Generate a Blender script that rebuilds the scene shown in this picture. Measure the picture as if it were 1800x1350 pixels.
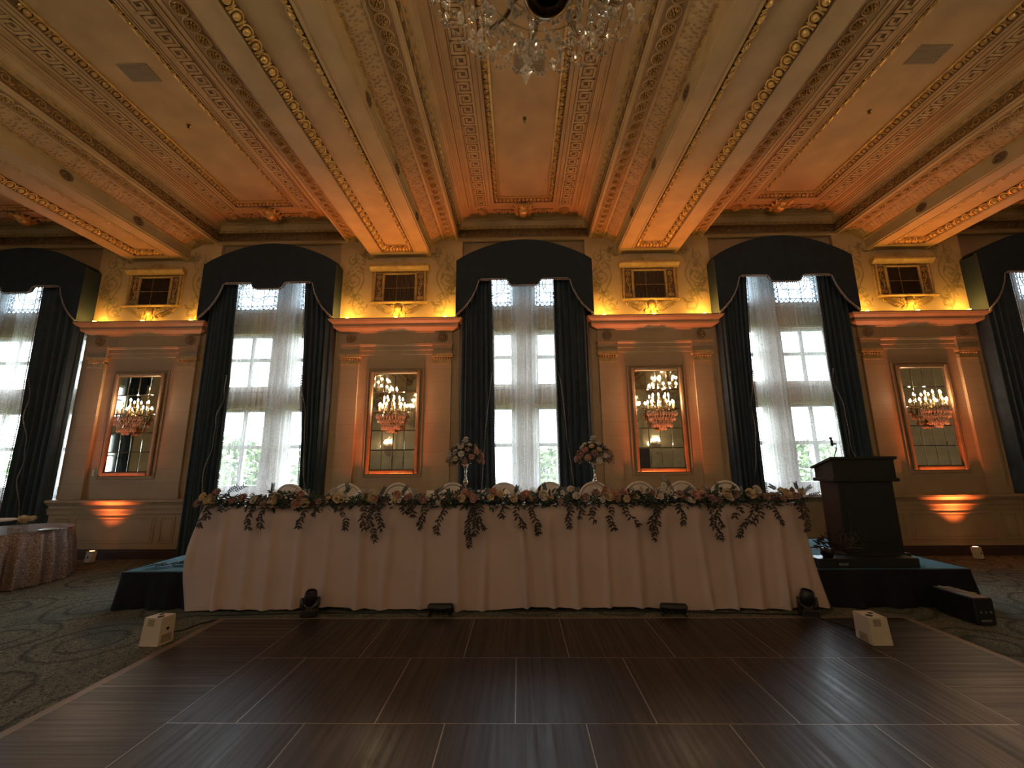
import bpy, math, random
from mathutils import Vector, Matrix
random.seed(7)
sc = bpy.context.scene
for o in list(bpy.data.objects): bpy.data.objects.remove(o)
COL = sc.collection
PI = math.pi
# ------------------------------------------------------------------ camera
FPX, PITCH, YAW, ROLL, EYE = 724.3, 0.188596, 0.015839, -0.0080185, 1.679
def cam_axes():
    cp, sp, cy, sy = math.cos(PITCH), math.sin(PITCH), math.cos(YAW), math.sin(YAW)
    f = Vector((-sy*cp, cy*cp, sp)); r = Vector((cy, sy, 0)); u = r.cross(f)
    cr, sr = math.cos(ROLL), math.sin(ROLL)
    return f, cr*r+sr*u, cr*u-sr*r
_f, _r, _u = cam_axes()
cam = bpy.data.cameras.new('camera'); cam.sensor_width = 36; cam.lens = FPX/1800*36; cam.clip_start = .05; cam.clip_end = 300
camo = bpy.data.objects.new('camera', cam); COL.objects.link(camo)
camo.matrix_world = Matrix(((_r.x, _u.x, -_f.x, 0), (_r.y, _u.y, -_f.y, 0), (_r.z, _u.z, -_f.z, EYE), (0, 0, 0, 1)))
sc.camera = camo
def at_z(u, v, z):
    d = _f+_r*((u-900)/FPX)+_u*((675-v)/FPX); t = (z-EYE)/d.z; return Vector((0, 0, EYE))+d*t
def at_y(u, v, y):
    d = _f+_r*((u-900)/FPX)+_u*((675-v)/FPX); t = y/d.y; return Vector((0, 0, EYE))+d*t
# ------------------------------------------------------------------ world, exposure
SKY = 11.5
UPLIGHT, FLOOD, CORNICE_LAMP, BULB_W = 250.0, 110.0, 7.5, 220.0
wd = bpy.data.worlds.new('sky'); sc.world = wd; wd.use_nodes = True
bgn = wd.node_tree.nodes['Background']; bgn.inputs[0].default_value = (.80, .91, 1.0, 1); bgn.inputs[1].default_value = SKY
vs = sc.view_settings; vs.view_transform = 'Standard'; vs.look = 'None'; vs.gamma = 1; vs.exposure = 0.2; vs.use_curve_mapping = False
cy_ = sc.cycles
cy_.max_bounces = 8; cy_.diffuse_bounces = 4; cy_.glossy_bounces = 4; cy_.transmission_bounces = 4; cy_.transparent_max_bounces = 24
cy_.sample_clamp_indirect = 6.0; cy_.caustics_reflective = False; cy_.caustics_refractive = False; cy_.use_denoising = True
# layout constants (metres, camera at the origin, +y towards the window wall)
XC, BAY = 0.135, 5.115
YW = 7.95                       # pier face
WIN = {k: XC+k*BAY for k in range(-2, 3)}
PIERS = [XC+(k+.5)*BAY for k in range(-2, 2)]
YBACK, XL, XR = -8.2, -13.45, 13.7
# daylight portals just outside the windows (they emit nothing themselves)
def portal(loc, rot, sx, sz):
    l = bpy.data.lights.new('window_portal', 'AREA'); l.shape = 'RECTANGLE'; l.size = sx; l.size_y = sz; l.cycles.is_portal = True
    o = bpy.data.objects.new('window_portal', l); COL.objects.link(o); o.location = loc; o.rotation_euler = rot
for k in WIN: portal((WIN[k], 8.75, 3.4), (-PI/2, 0, 0), 2.6, 5.0)
for y in (3.0, -2.1): portal((XL-.9, y, 3.4), (-PI/2, 0, PI/2), 2.6, 5.0)
# ------------------------------------------------------------------ materials
MAT = {}
def _nt(name):
    m = bpy.data.materials.new(name); m.use_nodes = True; nt = m.node_tree; b = nt.nodes['Principled BSDF']; MAT[name] = m
    return m, nt, b
def N(nt, t, **kw):
    n = nt.nodes.new(t)
    for k, v in kw.items():
        if k.startswith('i_'): n.inputs[k[2:].replace('_', ' ')].default_value = v
        else: setattr(n, k, v)
    return n
def ramp(nt, fac, stops):
    r = nt.nodes.new('ShaderNodeValToRGB'); nt.links.new(fac, r.inputs[0]); e = r.color_ramp.elements
    while len(e) < len(stops): e.new(.5)
    for q, (p, c) in zip(e, stops): q.position = p; q.color = (*c, 1) if len(c) == 3 else c
    return r.outputs[0]
def coord(nt, scale=(1, 1, 1), kind='Object', rot=(0, 0, 0)):
    tc = nt.nodes.new('ShaderNodeTexCoord'); mp = nt.nodes.new('ShaderNodeMapping')
    mp.inputs['Scale'].default_value = scale; mp.inputs['Rotation'].default_value = rot
    nt.links.new(tc.outputs[kind], mp.inputs[0]); return mp.outputs[0]
def bump(nt, b, h, s=.3, d=.01):
    bp = nt.nodes.new('ShaderNodeBump'); bp.inputs['Strength'].default_value = s; bp.inputs['Distance'].default_value = d
    nt.links.new(h, bp.inputs['Height']); nt.links.new(bp.outputs[0], b.inputs['Normal'])
def simple(name, col, rough=.6, metal=0, var=.12, nscale=6, bmp=0, sheen=0, bscale=60, spec=.5, coat=0):
    m, nt, b = _nt(name); b.inputs['Roughness'].default_value = rough; b.inputs['Metallic'].default_value = metal
    b.inputs['Specular IOR Level'].default_value = spec
    if coat: b.inputs['Coat Weight'].default_value = coat
    v = coord(nt)
    n = N(nt, 'ShaderNodeTexNoise', i_Scale=nscale, i_Detail=3.0); nt.links.new(v, n.inputs[0])
    a = tuple(max(0, c*(1-var)) for c in col); c2 = tuple(min(1, c*(1+var)) for c in col)
    nt.links.new(ramp(nt, n.outputs[0], [(.3, a), (.7, c2)]), b.inputs['Base Color'])
    if sheen: b.inputs['Sheen Weight'].default_value = sheen; b.inputs['Sheen Roughness'].default_value = .4
    if bmp:
        n2 = N(nt, 'ShaderNodeTexNoise', i_Scale=bscale, i_Detail=2.0); nt.links.new(v, n2.inputs[0]); bump(nt, b, n2.outputs[0], bmp)
    return m
def emit(name, col, s):
    m = bpy.data.materials.new(name); m.use_nodes = True; nt = m.node_tree; nt.nodes.clear(); MAT[name] = m
    e = nt.nodes.new('ShaderNodeEmission'); e.inputs[0].default_value = (*col, 1); e.inputs[1].default_value = s
    o = nt.nodes.new('ShaderNodeOutputMaterial'); nt.links.new(e.outputs[0], o.inputs[0]); return m
simple('ceiling_plaster', (.40, .28, .14), .55, 0, .13, 2.2, .08)
simple('ceiling_cream', (.44, .32, .17), .55, 0, .10, 3, .05)
simple('bronze_relief', (.20, .12, .055), .45, .15, .3, 14, .1)
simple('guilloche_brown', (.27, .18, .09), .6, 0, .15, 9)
simple('groove_brown', (.14, .085, .04), .6, 0, .2, 9)
simple('gold_leaf', (.62, .42, .15), .32, .45, .2, 18, .08)
simple('gold_dark', (.46, .30, .11), .34, .45, .3, 22, .1)
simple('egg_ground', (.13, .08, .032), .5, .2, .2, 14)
simple('gilded_frame', (.44, .295, .12), .45, .2, .2, 12, .06)
simple('mirror_frame', (.25, .15, .075), .4, .2, .2, 12, .06)
simple('upper_wall', (.54, .385, .20), .7, 0, .12, 2.0, .05)
simple('spandrel_paint', (.36, .25, .14), .7, 0, .12, 2.5, .04)
simple('scroll_paint', (.36, .275, .125), .8, 0, .2, 8)
simple('baseboard_brown', (.055, .028, .024), .4, 0, .2, 5)
simple('wood_trim', (.35, .245, .14), .5, 0, .1, 4, .04)
simple('window_white', (.80, .80, .82), .5, 0, .04, 4)
simple('window_beige', (.66, .52, .34), .6, 0, .1, 4)
simple('lead_came', (.05, .05, .055), .5, .3, .1, 8)
simple('grille_dark', (.035, .02, .014), .6, 0, .3, 8)
simple('velvet_teal', (.025, .047, .068), .75, 0, .25, 5, .15, sheen=.12, bscale=150)
simple('valance_velvet', (.012, .024, .040), .8, 0, .2, 5, .1, bscale=150)
simple('fringe', (.27, .27, .27), .7, 0, .3, 30)
simple('tablecloth_blush', (.50, .375, .33), .55, 0, .05, 3, .06, sheen=.15, bscale=300)
simple('skirt_black', (.008, .009, .013), .8, 0, .2, 4, spec=.2)
simple('stage_carpet', (.028, .125, .17), .85, 0, .25, 60, .3, bscale=200)
simple('black_plastic', (.012, .012, .015), .38, 0, .2, 8)
simple('black_lens', (.02, .02, .025), .12, 0, .1, 8)
simple('grey_mark', (.13, .135, .14), .5, 0, .1, 40)
simple('podium_wood', (.005, .006, .008), .55, 0, .25, 5, .05)
simple('box_cream', (.58, .49, .37), .5, 0, .05, 7)
simple('box_vent', (.30, .24, .165), .6, 0, .3, 90)
simple('hole_black', (.006, .005, .004), .8, 0, .1, 5)
simple('chair_white', (.62, .54, .46), .4, 0, .04, 5)
simple('chair_cream', (.60, .51, .42), .6, 0, .06, 9)
simple('silver', (.62, .58, .52), .22, .95, .1, 10)
simple('rose_cream', (.62, .49, .31), .6, 0, .12, 30)
simple('rose_white', (.62, .56, .49), .6, 0, .08, 30)
simple('rose_blush', (.56, .31, .26), .6, 0, .15, 30)
simple('rose_mauve', (.38, .235, .21), .6, 0, .15, 30)
simple('leaf_green', (.022, .042, .027), .5, 0, .4, 20)
simple('leaf_dark', (.022, .014, .010), .5, 0, .4, 20)
simple('napkin', (.72, .66, .62), .7, 0, .05, 12)
simple('candle_wax', (.75, .52, .22), .5, 0, .1, 10)
simple('brass_dark', (.20, .14, .055), .28, .9, .25, 14)
simple('switch_white', (.62, .62, .55), .4, 0, .03, 9)
simple('notice_grey', (.33, .31, .29), .6, 0, .1, 60)
simple('vent_grey', (.24, .20, .14), .6, 0, .12, 90)
simple('trim_strip', (.20, .15, .115), .5, .2, .1, 12)
simple('floor_gap', (.30, .255, .22), .4, .3, .2, 30)
simple('door_wood', (.05, .028, .018), .4, 0, .3, 6)
simple('back_wall', (.56, .49, .33), .7, 0, .1, 1.5)
simple('tree_leaf', (.11, .17, .05), .7, 0, .4, 1.5)
simple('bark', (.08, .055, .035), .8, 0, .3, 12)
simple('lawn', (.08, .10, .035), .9, 0, .3, 1)
simple('cable_black', (.01, .01, .01), .5, 0, .1, 9)
emit('bulb', (1.0, .74, .46), BULB_W)
emit('uplight_lens', (1.0, .42, .16), 14)
emit('cornice_lens', (1.0, .72, .12), 10)
# clear crystal: cheap facetted look without caustics
def crystal(name, tint, fac):
    m, nt, b = _nt(name); b.inputs['Base Color'].default_value = (*tint, 1); b.inputs['Roughness'].default_value = .06
    b.inputs['Metallic'].default_value = .35
    t = nt.nodes.new('ShaderNodeBsdfTransparent'); t.inputs[0].default_value = (.86, .84, .8, 1); mx = nt.nodes.new('ShaderNodeMixShader'); mx.inputs[0].default_value = fac
    lw = N(nt, 'ShaderNodeLayerWeight', i_Blend=.45)
    mr = N(nt, 'ShaderNodeMapRange'); mr.inputs[3].default_value = fac*.45; mr.inputs[4].default_value = min(1, fac*1.5)
    nt.links.new(lw.outputs['Facing'], mr.inputs[0]); nt.links.new(mr.outputs[0], mx.inputs[0])
    o = nt.nodes['Material Output']; nt.links.new(t.outputs[0], mx.inputs[1]); nt.links.new(b.outputs[0], mx.inputs[2]); nt.links.new(mx.outputs[0], o.inputs[0])
crystal('crystal', (.95, .90, .82), .48); crystal('crystal_sconce', (.95, .86, .80), .6); crystal('goblet_glass', (.8, .8, .8), .22)
def glass(name, fac=.08, tint=(.97, 1, 1)):
    m = bpy.data.materials.new(name); m.use_nodes = True; nt = m.node_tree; nt.nodes.clear(); MAT[name] = m
    t = nt.nodes.new('ShaderNodeBsdfTransparent'); t.inputs[0].default_value = (*tint, 1)
    g = nt.nodes.new('ShaderNodeBsdfGlossy'); g.inputs['Roughness'].default_value = .05
    mx = nt.nodes.new('ShaderNodeMixShader'); mx.inputs[0].default_value = fac; o = nt.nodes.new('ShaderNodeOutputMaterial')
    nt.links.new(t.outputs[0], mx.inputs[1]); nt.links.new(g.outputs[0], mx.inputs[2]); nt.links.new(mx.outputs[0], o.inputs[0])
glass('window_glass', .06); glass('leaded_glass', .06, (.78, .86, .92))
def sheer():
    m = bpy.data.materials.new('sheer'); m.use_nodes = True; nt = m.node_tree; nt.nodes.clear(); MAT['sheer'] = m
    t = nt.nodes.new('ShaderNodeBsdfTransparent'); tl = nt.nodes.new('ShaderNodeBsdfTranslucent'); df = nt.nodes.new('ShaderNodeBsdfDiffuse')
    tl.inputs[0].default_value = (.96, .90, .86, 1); df.inputs[0].default_value = (.72, .68, .62, 1)
    m1 = nt.nodes.new('ShaderNodeMixShader'); m1.inputs[0].default_value = .12; nt.links.new(tl.outputs[0], m1.inputs[1]); nt.links.new(df.outputs[0], m1.inputs[2])
    # woven thread columns: small dashes in vertical lines
    v = coord(nt, (55, 1, .5)); n = N(nt, 'ShaderNodeTexNoise', i_Scale=1.0, i_Detail=1.0); nt.links.new(v, n.inputs[0])
    v2 = coord(nt, (70, 20, 60)); n2 = N(nt, 'ShaderNodeTexNoise', i_Scale=1.0, i_Detail=1.0); nt.links.new(v2, n2.inputs[0])
    mu = N(nt, 'ShaderNodeMath', operation='MULTIPLY'); nt.links.new(n.outputs[0], mu.inputs[0]); nt.links.new(n2.outputs[0], mu.inputs[1])
    mr = N(nt, 'ShaderNodeMapRange'); mr.inputs[1].default_value = .22; mr.inputs[2].default_value = .42; mr.inputs[3].default_value = .155; mr.inputs[4].default_value = .50
    nt.links.new(mu.outputs[0], mr.inputs[0])
    m2 = nt.nodes.new('ShaderNodeMixShader'); o = nt.nodes.new('ShaderNodeOutputMaterial')
    nt.links.new(mr.outputs[0], m2.inputs[0]); nt.links.new(t.outputs[0], m2.inputs[1]); nt.links.new(m1.outputs[0], m2.inputs[2]); nt.links.new(m2.outputs[0], o.inputs[0])
sheer()
def mirror_mat():
    m, nt, b = _nt('mirror_glass'); b.inputs['Metallic'].default_value = 1; b.inputs['Roughness'].default_value = .03
    v = coord(nt); n = N(nt, 'ShaderNodeTexNoise', i_Scale=5.0, i_Detail=4.0); nt.links.new(v, n.inputs[0])
    nt.links.new(ramp(nt, n.outputs[0], [(.3, (.62, .60, .50)), (.7, (.78, .76, .66))]), b.inputs['Base Color'])
mirror_mat()
def ashlar():      # painted stonework with faint coursing
    m, nt, b = _nt('pier_paint'); b.inputs['Roughness'].default_value = .55
    v = coord(nt, (1, 1, 1), 'Object', (PI/2, 0, 0)); br = N(nt, 'ShaderNodeTexBrick', i_Scale=1.0); br.inputs['Brick Width'].default_value = 1.15; br.inputs['Row Height'].default_value = .27
    br.inputs['Mortar Size'].default_value = .004; br.inputs['Mortar Smooth'].default_value = .3
    br.inputs['Color1'].default_value = (.43, .305, .175, 1); br.inputs['Color2'].default_value = (.40, .28, .16, 1); br.inputs['Mortar'].default_value = (.33, .23, .13, 1)
    nt.links.new(v, br.inputs[0])
    n = N(nt, 'ShaderNodeTexNoise', i_Scale=3.0, i_Detail=3.0); nt.links.new(coord(nt), n.inputs[0])
    mx = N(nt, 'ShaderNodeMix', data_type='RGBA', blend_type='MULTIPLY'); mx.inputs[0].default_value = .5
    nt.links.new(br.outputs[0], mx.inputs[6]); nt.links.new(ramp(nt, n.outputs[0], [(.3, (.8, .8, .8)), (.7, (1, 1, 1))]), mx.inputs[7]); nt.links.new(mx.outputs[2], b.inputs['Base Color'])
ashlar()
def floor_mat(name, axis):
    m, nt, b = _nt(name); s = (34, .9, 1) if axis == 'y' else (.9, 34, 1)
    n = N(nt, 'ShaderNodeTexNoise', i_Scale=1.0, i_Detail=4.0); oi = nt.nodes.new('ShaderNodeObjectInfo'); av = N(nt, 'ShaderNodeVectorMath', operation='MULTIPLY_ADD'); av.inputs[1].default_value = (90, 90, 90)
    cb = nt.nodes.new('ShaderNodeCombineXYZ'); [nt.links.new(oi.outputs['Random'], cb.inputs[q]) for q in range(3)]; nt.links.new(cb.outputs[0], av.inputs[0]); nt.links.new(coord(nt, s, 'Object'), av.inputs[2]); nt.links.new(av.outputs[0], n.inputs[0])
    nt.links.new(ramp(nt, n.outputs[0], [(.3, (.020, .0145, .012)), (.5, (.028, .020, .0165)), (.72, (.040, .029, .024))]), b.inputs['Base Color'])
    mr = N(nt, 'ShaderNodeMapRange'); mr.inputs[1].default_value = .3; mr.inputs[2].default_value = .7; mr.inputs[3].default_value = .52; mr.inputs[4].default_value = .30; nt.links.new(n.outputs[0], mr.inputs[0]); nt.links.new(mr.outputs[0], b.inputs['Roughness'])
    bump(nt, b, n.outputs[0], .35, .002); b.inputs['Specular IOR Level'].default_value = .42
floor_mat('dance_wood_long', 'y'); floor_mat('dance_wood_cross', 'x')
def carpet():
    m, nt, b = _nt('carpet'); b.inputs['Roughness'].default_value = .95; b.inputs['Specular IOR Level'].default_value = .1
    v = coord(nt)
    nz = N(nt, 'ShaderNodeTexNoise', i_Scale=5.0, i_Detail=2.0); nt.links.new(v, nz.inputs[0])
    ad = N(nt, 'ShaderNodeMix', data_type='VECTOR'); ad.inputs[0].default_value = .10; nt.links.new(v, ad.inputs[4]); nt.links.new(nz.outputs[1], ad.inputs[5])
    vo = N(nt, 'ShaderNodeTexVoronoi', i_Scale=1.05, i_Randomness=.25); nt.links.new(ad.outputs[1], vo.inputs[0])
    # medallion outlines: two rings per cell
    r1 = ramp(nt, vo.outputs['Distance'], [(.20, (0, 0, 0)), (.24, (1, 1, 1)), (.27, (0, 0, 0)), (.38, (0, 0, 0)), (.42, (1, 1, 1)), (.45, (0, 0, 0))])
    # leafy scrollwork: distorted fine noise
    n2 = N(nt, 'ShaderNodeTexNoise', i_Scale=20.0, i_Detail=5.0, i_Distortion=3.0); nt.links.new(v, n2.inputs[0])
    c1 = ramp(nt, n2.outputs[0], [(.36, (.035, .045, .040)), (.45, (.115, .122, .095)), (.55, (.185, .178, .135)), (.68, (.27, .24, .17))])
    n3 = N(nt, 'ShaderNodeTexNoise', i_Scale=1.3, i_Detail=2.0); nt.links.new(v, n3.inputs[0])
    mx = N(nt, 'ShaderNodeMix', data_type='RGBA', blend_type='MIX'); mx.inputs[7].default_value = (.065, .092, .092, 1)
    nt.links.new(ramp(nt, n3.outputs[0], [(.50, (0, 0, 0)), (.62, (.5, .5, .5))]), mx.inputs[0]); nt.links.new(c1, mx.inputs[6])
    m3 = N(nt, 'ShaderNodeMix', data_type='RGBA', blend_type='MIX'); m3.inputs[7].default_value = (.034, .044, .040, 1)
    mm = N(nt, 'ShaderNodeMath', operation='MULTIPLY'); mm.inputs[1].default_value = .75; nt.links.new(r1, mm.inputs[0]); nt.links.new(mm.outputs[0], m3.inputs[0]); nt.links.new(mx.outputs[2], m3.inputs[6]); nt.links.new(m3.outputs[2], b.inputs['Base Color'])
    n4 = N(nt, 'ShaderNodeTexNoise', i_Scale=160.0); nt.links.new(v, n4.inputs[0]); bump(nt, b, n4.outputs[0], .5, .01)
carpet()
def sequin():
    m, nt, b = _nt('sequin_rose'); b.inputs['Metallic'].default_value = .55; b.inputs['Roughness'].default_value = .45
    v = coord(nt); vo = N(nt, 'ShaderNodeTexVoronoi', i_Scale=120.0); nt.links.new(v, vo.inputs[0])
    nt.links.new(ramp(nt, vo.outputs['Color'], [(.2, (.12, .08, .068)), (.6, (.26, .185, .155)), (.95, (.50, .38, .32))]), b.inputs['Base Color'])
    bump(nt, b, vo.outputs['Color'], .6, .004)
sequin()
# ------------------------------------------------------------------ mesh builder
class MB:
    def __init__(s): s.v = []; s.f = []; s.m = []; s.cur = 0
    def add(s, vs, fs, M=None):
        b = len(s.v)
        if M is not None: vs = [M @ Vector(p) for p in vs]
        s.v += [tuple(p) for p in vs]; s.f += [tuple(i+b for i in f) for f in fs]; s.m += [s.cur]*len(fs); return s
    def box(s, x0, x1, y0, y1, z0, z1, M=None):
        return s.add([(x0, y0, z0), (x1, y0, z0), (x1, y1, z0), (x0, y1, z0), (x0, y0, z1), (x1, y0, z1), (x1, y1, z1), (x0, y1, z1)],
                     [(0, 3, 2, 1), (4, 5, 6, 7), (0, 1, 5, 4), (1, 2, 6, 5), (2, 3, 7, 6), (3, 0, 4, 7)], M)
    def cbox(s, c, h, M=None): return s.box(c[0]-h[0], c[0]+h[0], c[1]-h[1], c[1]+h[1], c[2]-h[2], c[2]+h[2], M)
    def bevbox(s, x0, x1, y0, y1, z0, z1, b=.01, M=None):
        # chamfered box
        vs = []; X = (x0, x1); Y = (y0, y1); Z = (z0, z1); idx = {}
        for i in (0, 1):
            for j in (0, 1):
                for k in (0, 1):
                    sx, sy, sz = (1 if i == 0 else -1), (1 if j == 0 else -1), (1 if k == 0 else -1)
                    for a in range(3):
                        p = [X[i]+sx*b, Y[j]+sy*b, Z[k]+sz*b]; p[a] = (X[i], Y[j], Z[k])[a]; idx[i, j, k, a] = len(vs); vs.append(tuple(p))
        fs = []
        q = [(0, 0), (1, 0), (1, 1), (0, 1)]
        for a in range(3):
            for side in (0, 1):
                f = []
                for (p, r) in q:
                    c = [0, 0, 0]; c[a] = side; c[(a+1) % 3] = p; c[(a+2) % 3] = r; f.append(idx[c[0], c[1], c[2], a])
                fs.append(tuple(f) if side else tuple(reversed(f)))
        for a in range(3):
            b1, b2 = (a+1) % 3, (a+2) % 3
            for p in (0, 1):
                for r in (0, 1):
                    c0 = [0, 0, 0]; c0[b1] = p; c0[b2] = r; c1 = list(c0); c1[a] = 1
                    fs.append((idx[(*c0, b1)], idx[(*c1, b1)], idx[(*c1, b2)], idx[(*c0, b2)]))
        for i in (0, 1):
            for j in (0, 1):
                for k in (0, 1): fs.append((idx[i, j, k, 0], idx[i, j, k, 1], idx[i, j, k, 2]))
        return s.add(vs, fs, M)
    def prism(s, poly, a0, a1, axis='y', caps=True, closed=True, M=None):
        # poly of 2-D points; axis y: (x,z), axis x: (y,z), axis z: (x,y)
        n = len(poly)
        def P(p, a): return (p[0], a, p[1]) if axis == 'y' else ((a, p[0], p[1]) if axis == 'x' else (p[0], p[1], a))
        vs = [P(p, a0) for p in poly]+[P(p, a1) for p in poly]
        fs = [(i, (i+1) % n, n+(i+1) % n, n+i) for i in range(n if closed else n-1)]
        if caps and closed: fs += [tuple(range(n-1, -1, -1)), tuple(range(n, 2*n))]
        return s.add(vs, fs, M)
    def lathe(s, prof, n=16, M=None, a0=0, a1=2*PI):
        full = abs(a1-a0-2*PI) < 1e-6; k = n if full else n+1; vs = []; fs = []
        for i in range(k):
            a = a0+(a1-a0)*i/n; c, si = math.cos(a), math.sin(a)
            vs += [(r*c, r*si, z) for r, z in prof]
        m = len(prof)
        for i in range(n):
            j = (i+1) % k
            fs += [(i*m+q, j*m+q, j*m+q+1, i*m+q+1) for q in range(m-1)]
        return s.add(vs, fs, M)
    def tube(s, pts, r, n=6, caps=True, M=None):
        pts = [Vector(p) for p in pts]; L = len(pts); vs = []; fs = []
        rr = r if isinstance(r, (list, tuple)) else [r]*L
        up = Vector((0, 0, 1)); prev = None
        for i in range(L):
            t = (pts[min(i+1, L-1)]-pts[max(i-1, 0)]); t = t.normalized() if t.length > 1e-9 else Vector((0, 0, 1))
            if prev is None:
                a = t.cross(up) if abs(t.z) < .9 else t.cross(Vector((1, 0, 0)))
            else: a = prev-t*prev.dot(t)
            a = a.normalized() if a.length > 1e-9 else Vector((1, 0, 0)); prev = a; b = t.cross(a)
            for q in range(n):
                g = 2*PI*q/n; vs.append(pts[i]+(a*math.cos(g)+b*math.sin(g))*rr[i])
        for i in range(L-1):
            for q in range(n): fs.append((i*n+q, i*n+(q+1) % n, (i+1)*n+(q+1) % n, (i+1)*n+q))
        if caps: fs += [tuple(range(n-1, -1, -1)), tuple(range((L-1)*n, L*n))]
        return s.add(vs, fs, M)
    def ell(s, c, r, nu=10, nv=7, M=None):
        vs = []; fs = []
        for j in range(nv+1):
            p = PI*j/nv-PI/2
            for i in range(nu):
                a = 2*PI*i/nu; vs.append((c[0]+r[0]*math.cos(p)*math.cos(a), c[1]+r[1]*math.cos(p)*math.sin(a), c[2]+r[2]*math.sin(p)))
        for j in range(nv):
            for i in range(nu): fs.append((j*nu+i, j*nu+(i+1) % nu, (j+1)*nu+(i+1) % nu, (j+1)*nu+i))
        return s.add(vs, fs, M)
    def grid(s, fn, nu, nv, M=None):
        vs = [fn(i/nu, j/nv) for j in range(nv+1) for i in range(nu+1)]; w = nu+1
        fs = [(j*w+i, j*w+i+1, (j+1)*w+i+1, (j+1)*w+i) for j in range(nv) for i in range(nu)]
        return s.add(vs, fs, M)
    def leaf(s, p, d, n, L, W, bend=.2):
        # a folded pointed leaf from p along d, facing n
        p = Vector(p); d = Vector(d).normalized(); n = Vector(n); sd = d.cross(n)
        if sd.length < 1e-6: sd = d.orthogonal()
        sd.normalize(); n = sd.cross(d)
        q = [p, p+d*L*.35+sd*W*.5+n*L*.02, p+d*L*.4-n*L*.05, p+d*L*.35-sd*W*.5+n*L*.02, p+d*L*.72+sd*W*.36-n*L*bend*.3, p+d*L*.72-sd*W*.36-n*L*bend*.3, p+d*L-n*L*bend]
        return s.add(q, [(0, 1, 2), (0, 2, 3), (1, 4, 2), (2, 5, 3), (2, 4, 6), (2, 6, 5)])
    def mesh(s, name, mats, smooth=False):
        me = bpy.data.meshes.new(name); me.from_pydata(s.v, [], s.f)
        for m in (mats if isinstance(mats, (list, tuple)) else [mats]): me.materials.append(MAT[m])
        if any(s.m): me.polygons.foreach_set('material_index', s.m)
        if smooth: me.polygons.foreach_set('use_smooth', [True]*len(s.f))
        me.update(); return me
    def build(s, name, mats, parent=None, smooth=False, loc=None, rot=None, fixn=False):
        me = s.mesh(name, mats, smooth)
        if fixn:
            import bmesh
            bm = bmesh.new(); bm.from_mesh(me); bmesh.ops.recalc_face_normals(bm, faces=bm.faces); bm.to_mesh(me); bm.free()
        return put(name, me, parent, loc, rot)
def put(name, me, parent=None, loc=None, rot=None, scale=None):
    o = bpy.data.objects.new(name, me); COL.objects.link(o)
    if parent is not None: o.parent = parent
    if loc is not None: o.location = loc
    if rot is not None: o.rotation_euler = rot
    if scale is not None: o.scale = scale
    return o
def tag(o, label=None, cat=None, group=None, kind=None):
    if label: o['label'] = label
    if cat: o['category'] = cat
    if group: o['group'] = group
    if kind: o['kind'] = kind
    return o
def thing(name, label, cat, loc=(0, 0, 0), rz=0, group=None):
    o = bpy.data.objects.new(name, None); o.empty_display_size = .1; COL.objects.link(o); o.location = loc; o.rotation_euler = (0, 0, rz)
    return tag(o, label, cat, group)
def struct(name, label=None, loc=(0, 0, 0)):
    o = bpy.data.objects.new(name, None); o.empty_display_size = .1; COL.objects.link(o); o.location = loc
    return tag(o, label, kind='structure')
KIDS = {}
def tree(o, parent=None):
    c = o.copy(); COL.objects.link(c)
    if parent is not None: c.parent = parent
    for ch in list(o.children): tree(ch, c)
    return c
def T(x=0, y=0, z=0): return Matrix.Translation((x, y, z))
def RX(a): return Matrix.Rotation(a, 4, 'X')
def RY(a): return Matrix.Rotation(a, 4, 'Y')
def RZ(a): return Matrix.Rotation(a, 4, 'Z')
def S(x, y, z): return Matrix.Diagonal((x, y, z, 1))
def lamp(name, kind, parent, loc, energy, color, **kw):
    l = bpy.data.lights.new(name, kind); l.energy = energy; l.color = color
    for k, v in kw.items():
        if k != 'rot': setattr(l, k, v)
    o = bpy.data.objects.new(name, l); COL.objects.link(o); o.parent = parent; o.location = loc
    if 'rot' in kw: o.rotation_euler = kw['rot']
    return o
def frame_axes(o, ex, ey, ez):
    ex, ey, ez = Vector(ex), Vector(ey), Vector(ez)
    return Matrix(((ex.x, ey.x, ez.x, o[0]), (ex.y, ey.y, ez.y, o[1]), (ex.z, ey.z, ez.z, o[2]), (0, 0, 0, 1)))
def spiral(cx, cz, r0, r1, a0, a1, n=24):
    return [(cx+(r0+(r1-r0)*i/n)*math.cos(a0+(a1-a0)*i/n), cz+(r0+(r1-r0)*i/n)*math.sin(a0+(a1-a0)*i/n)) for i in range(n+1)]
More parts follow.
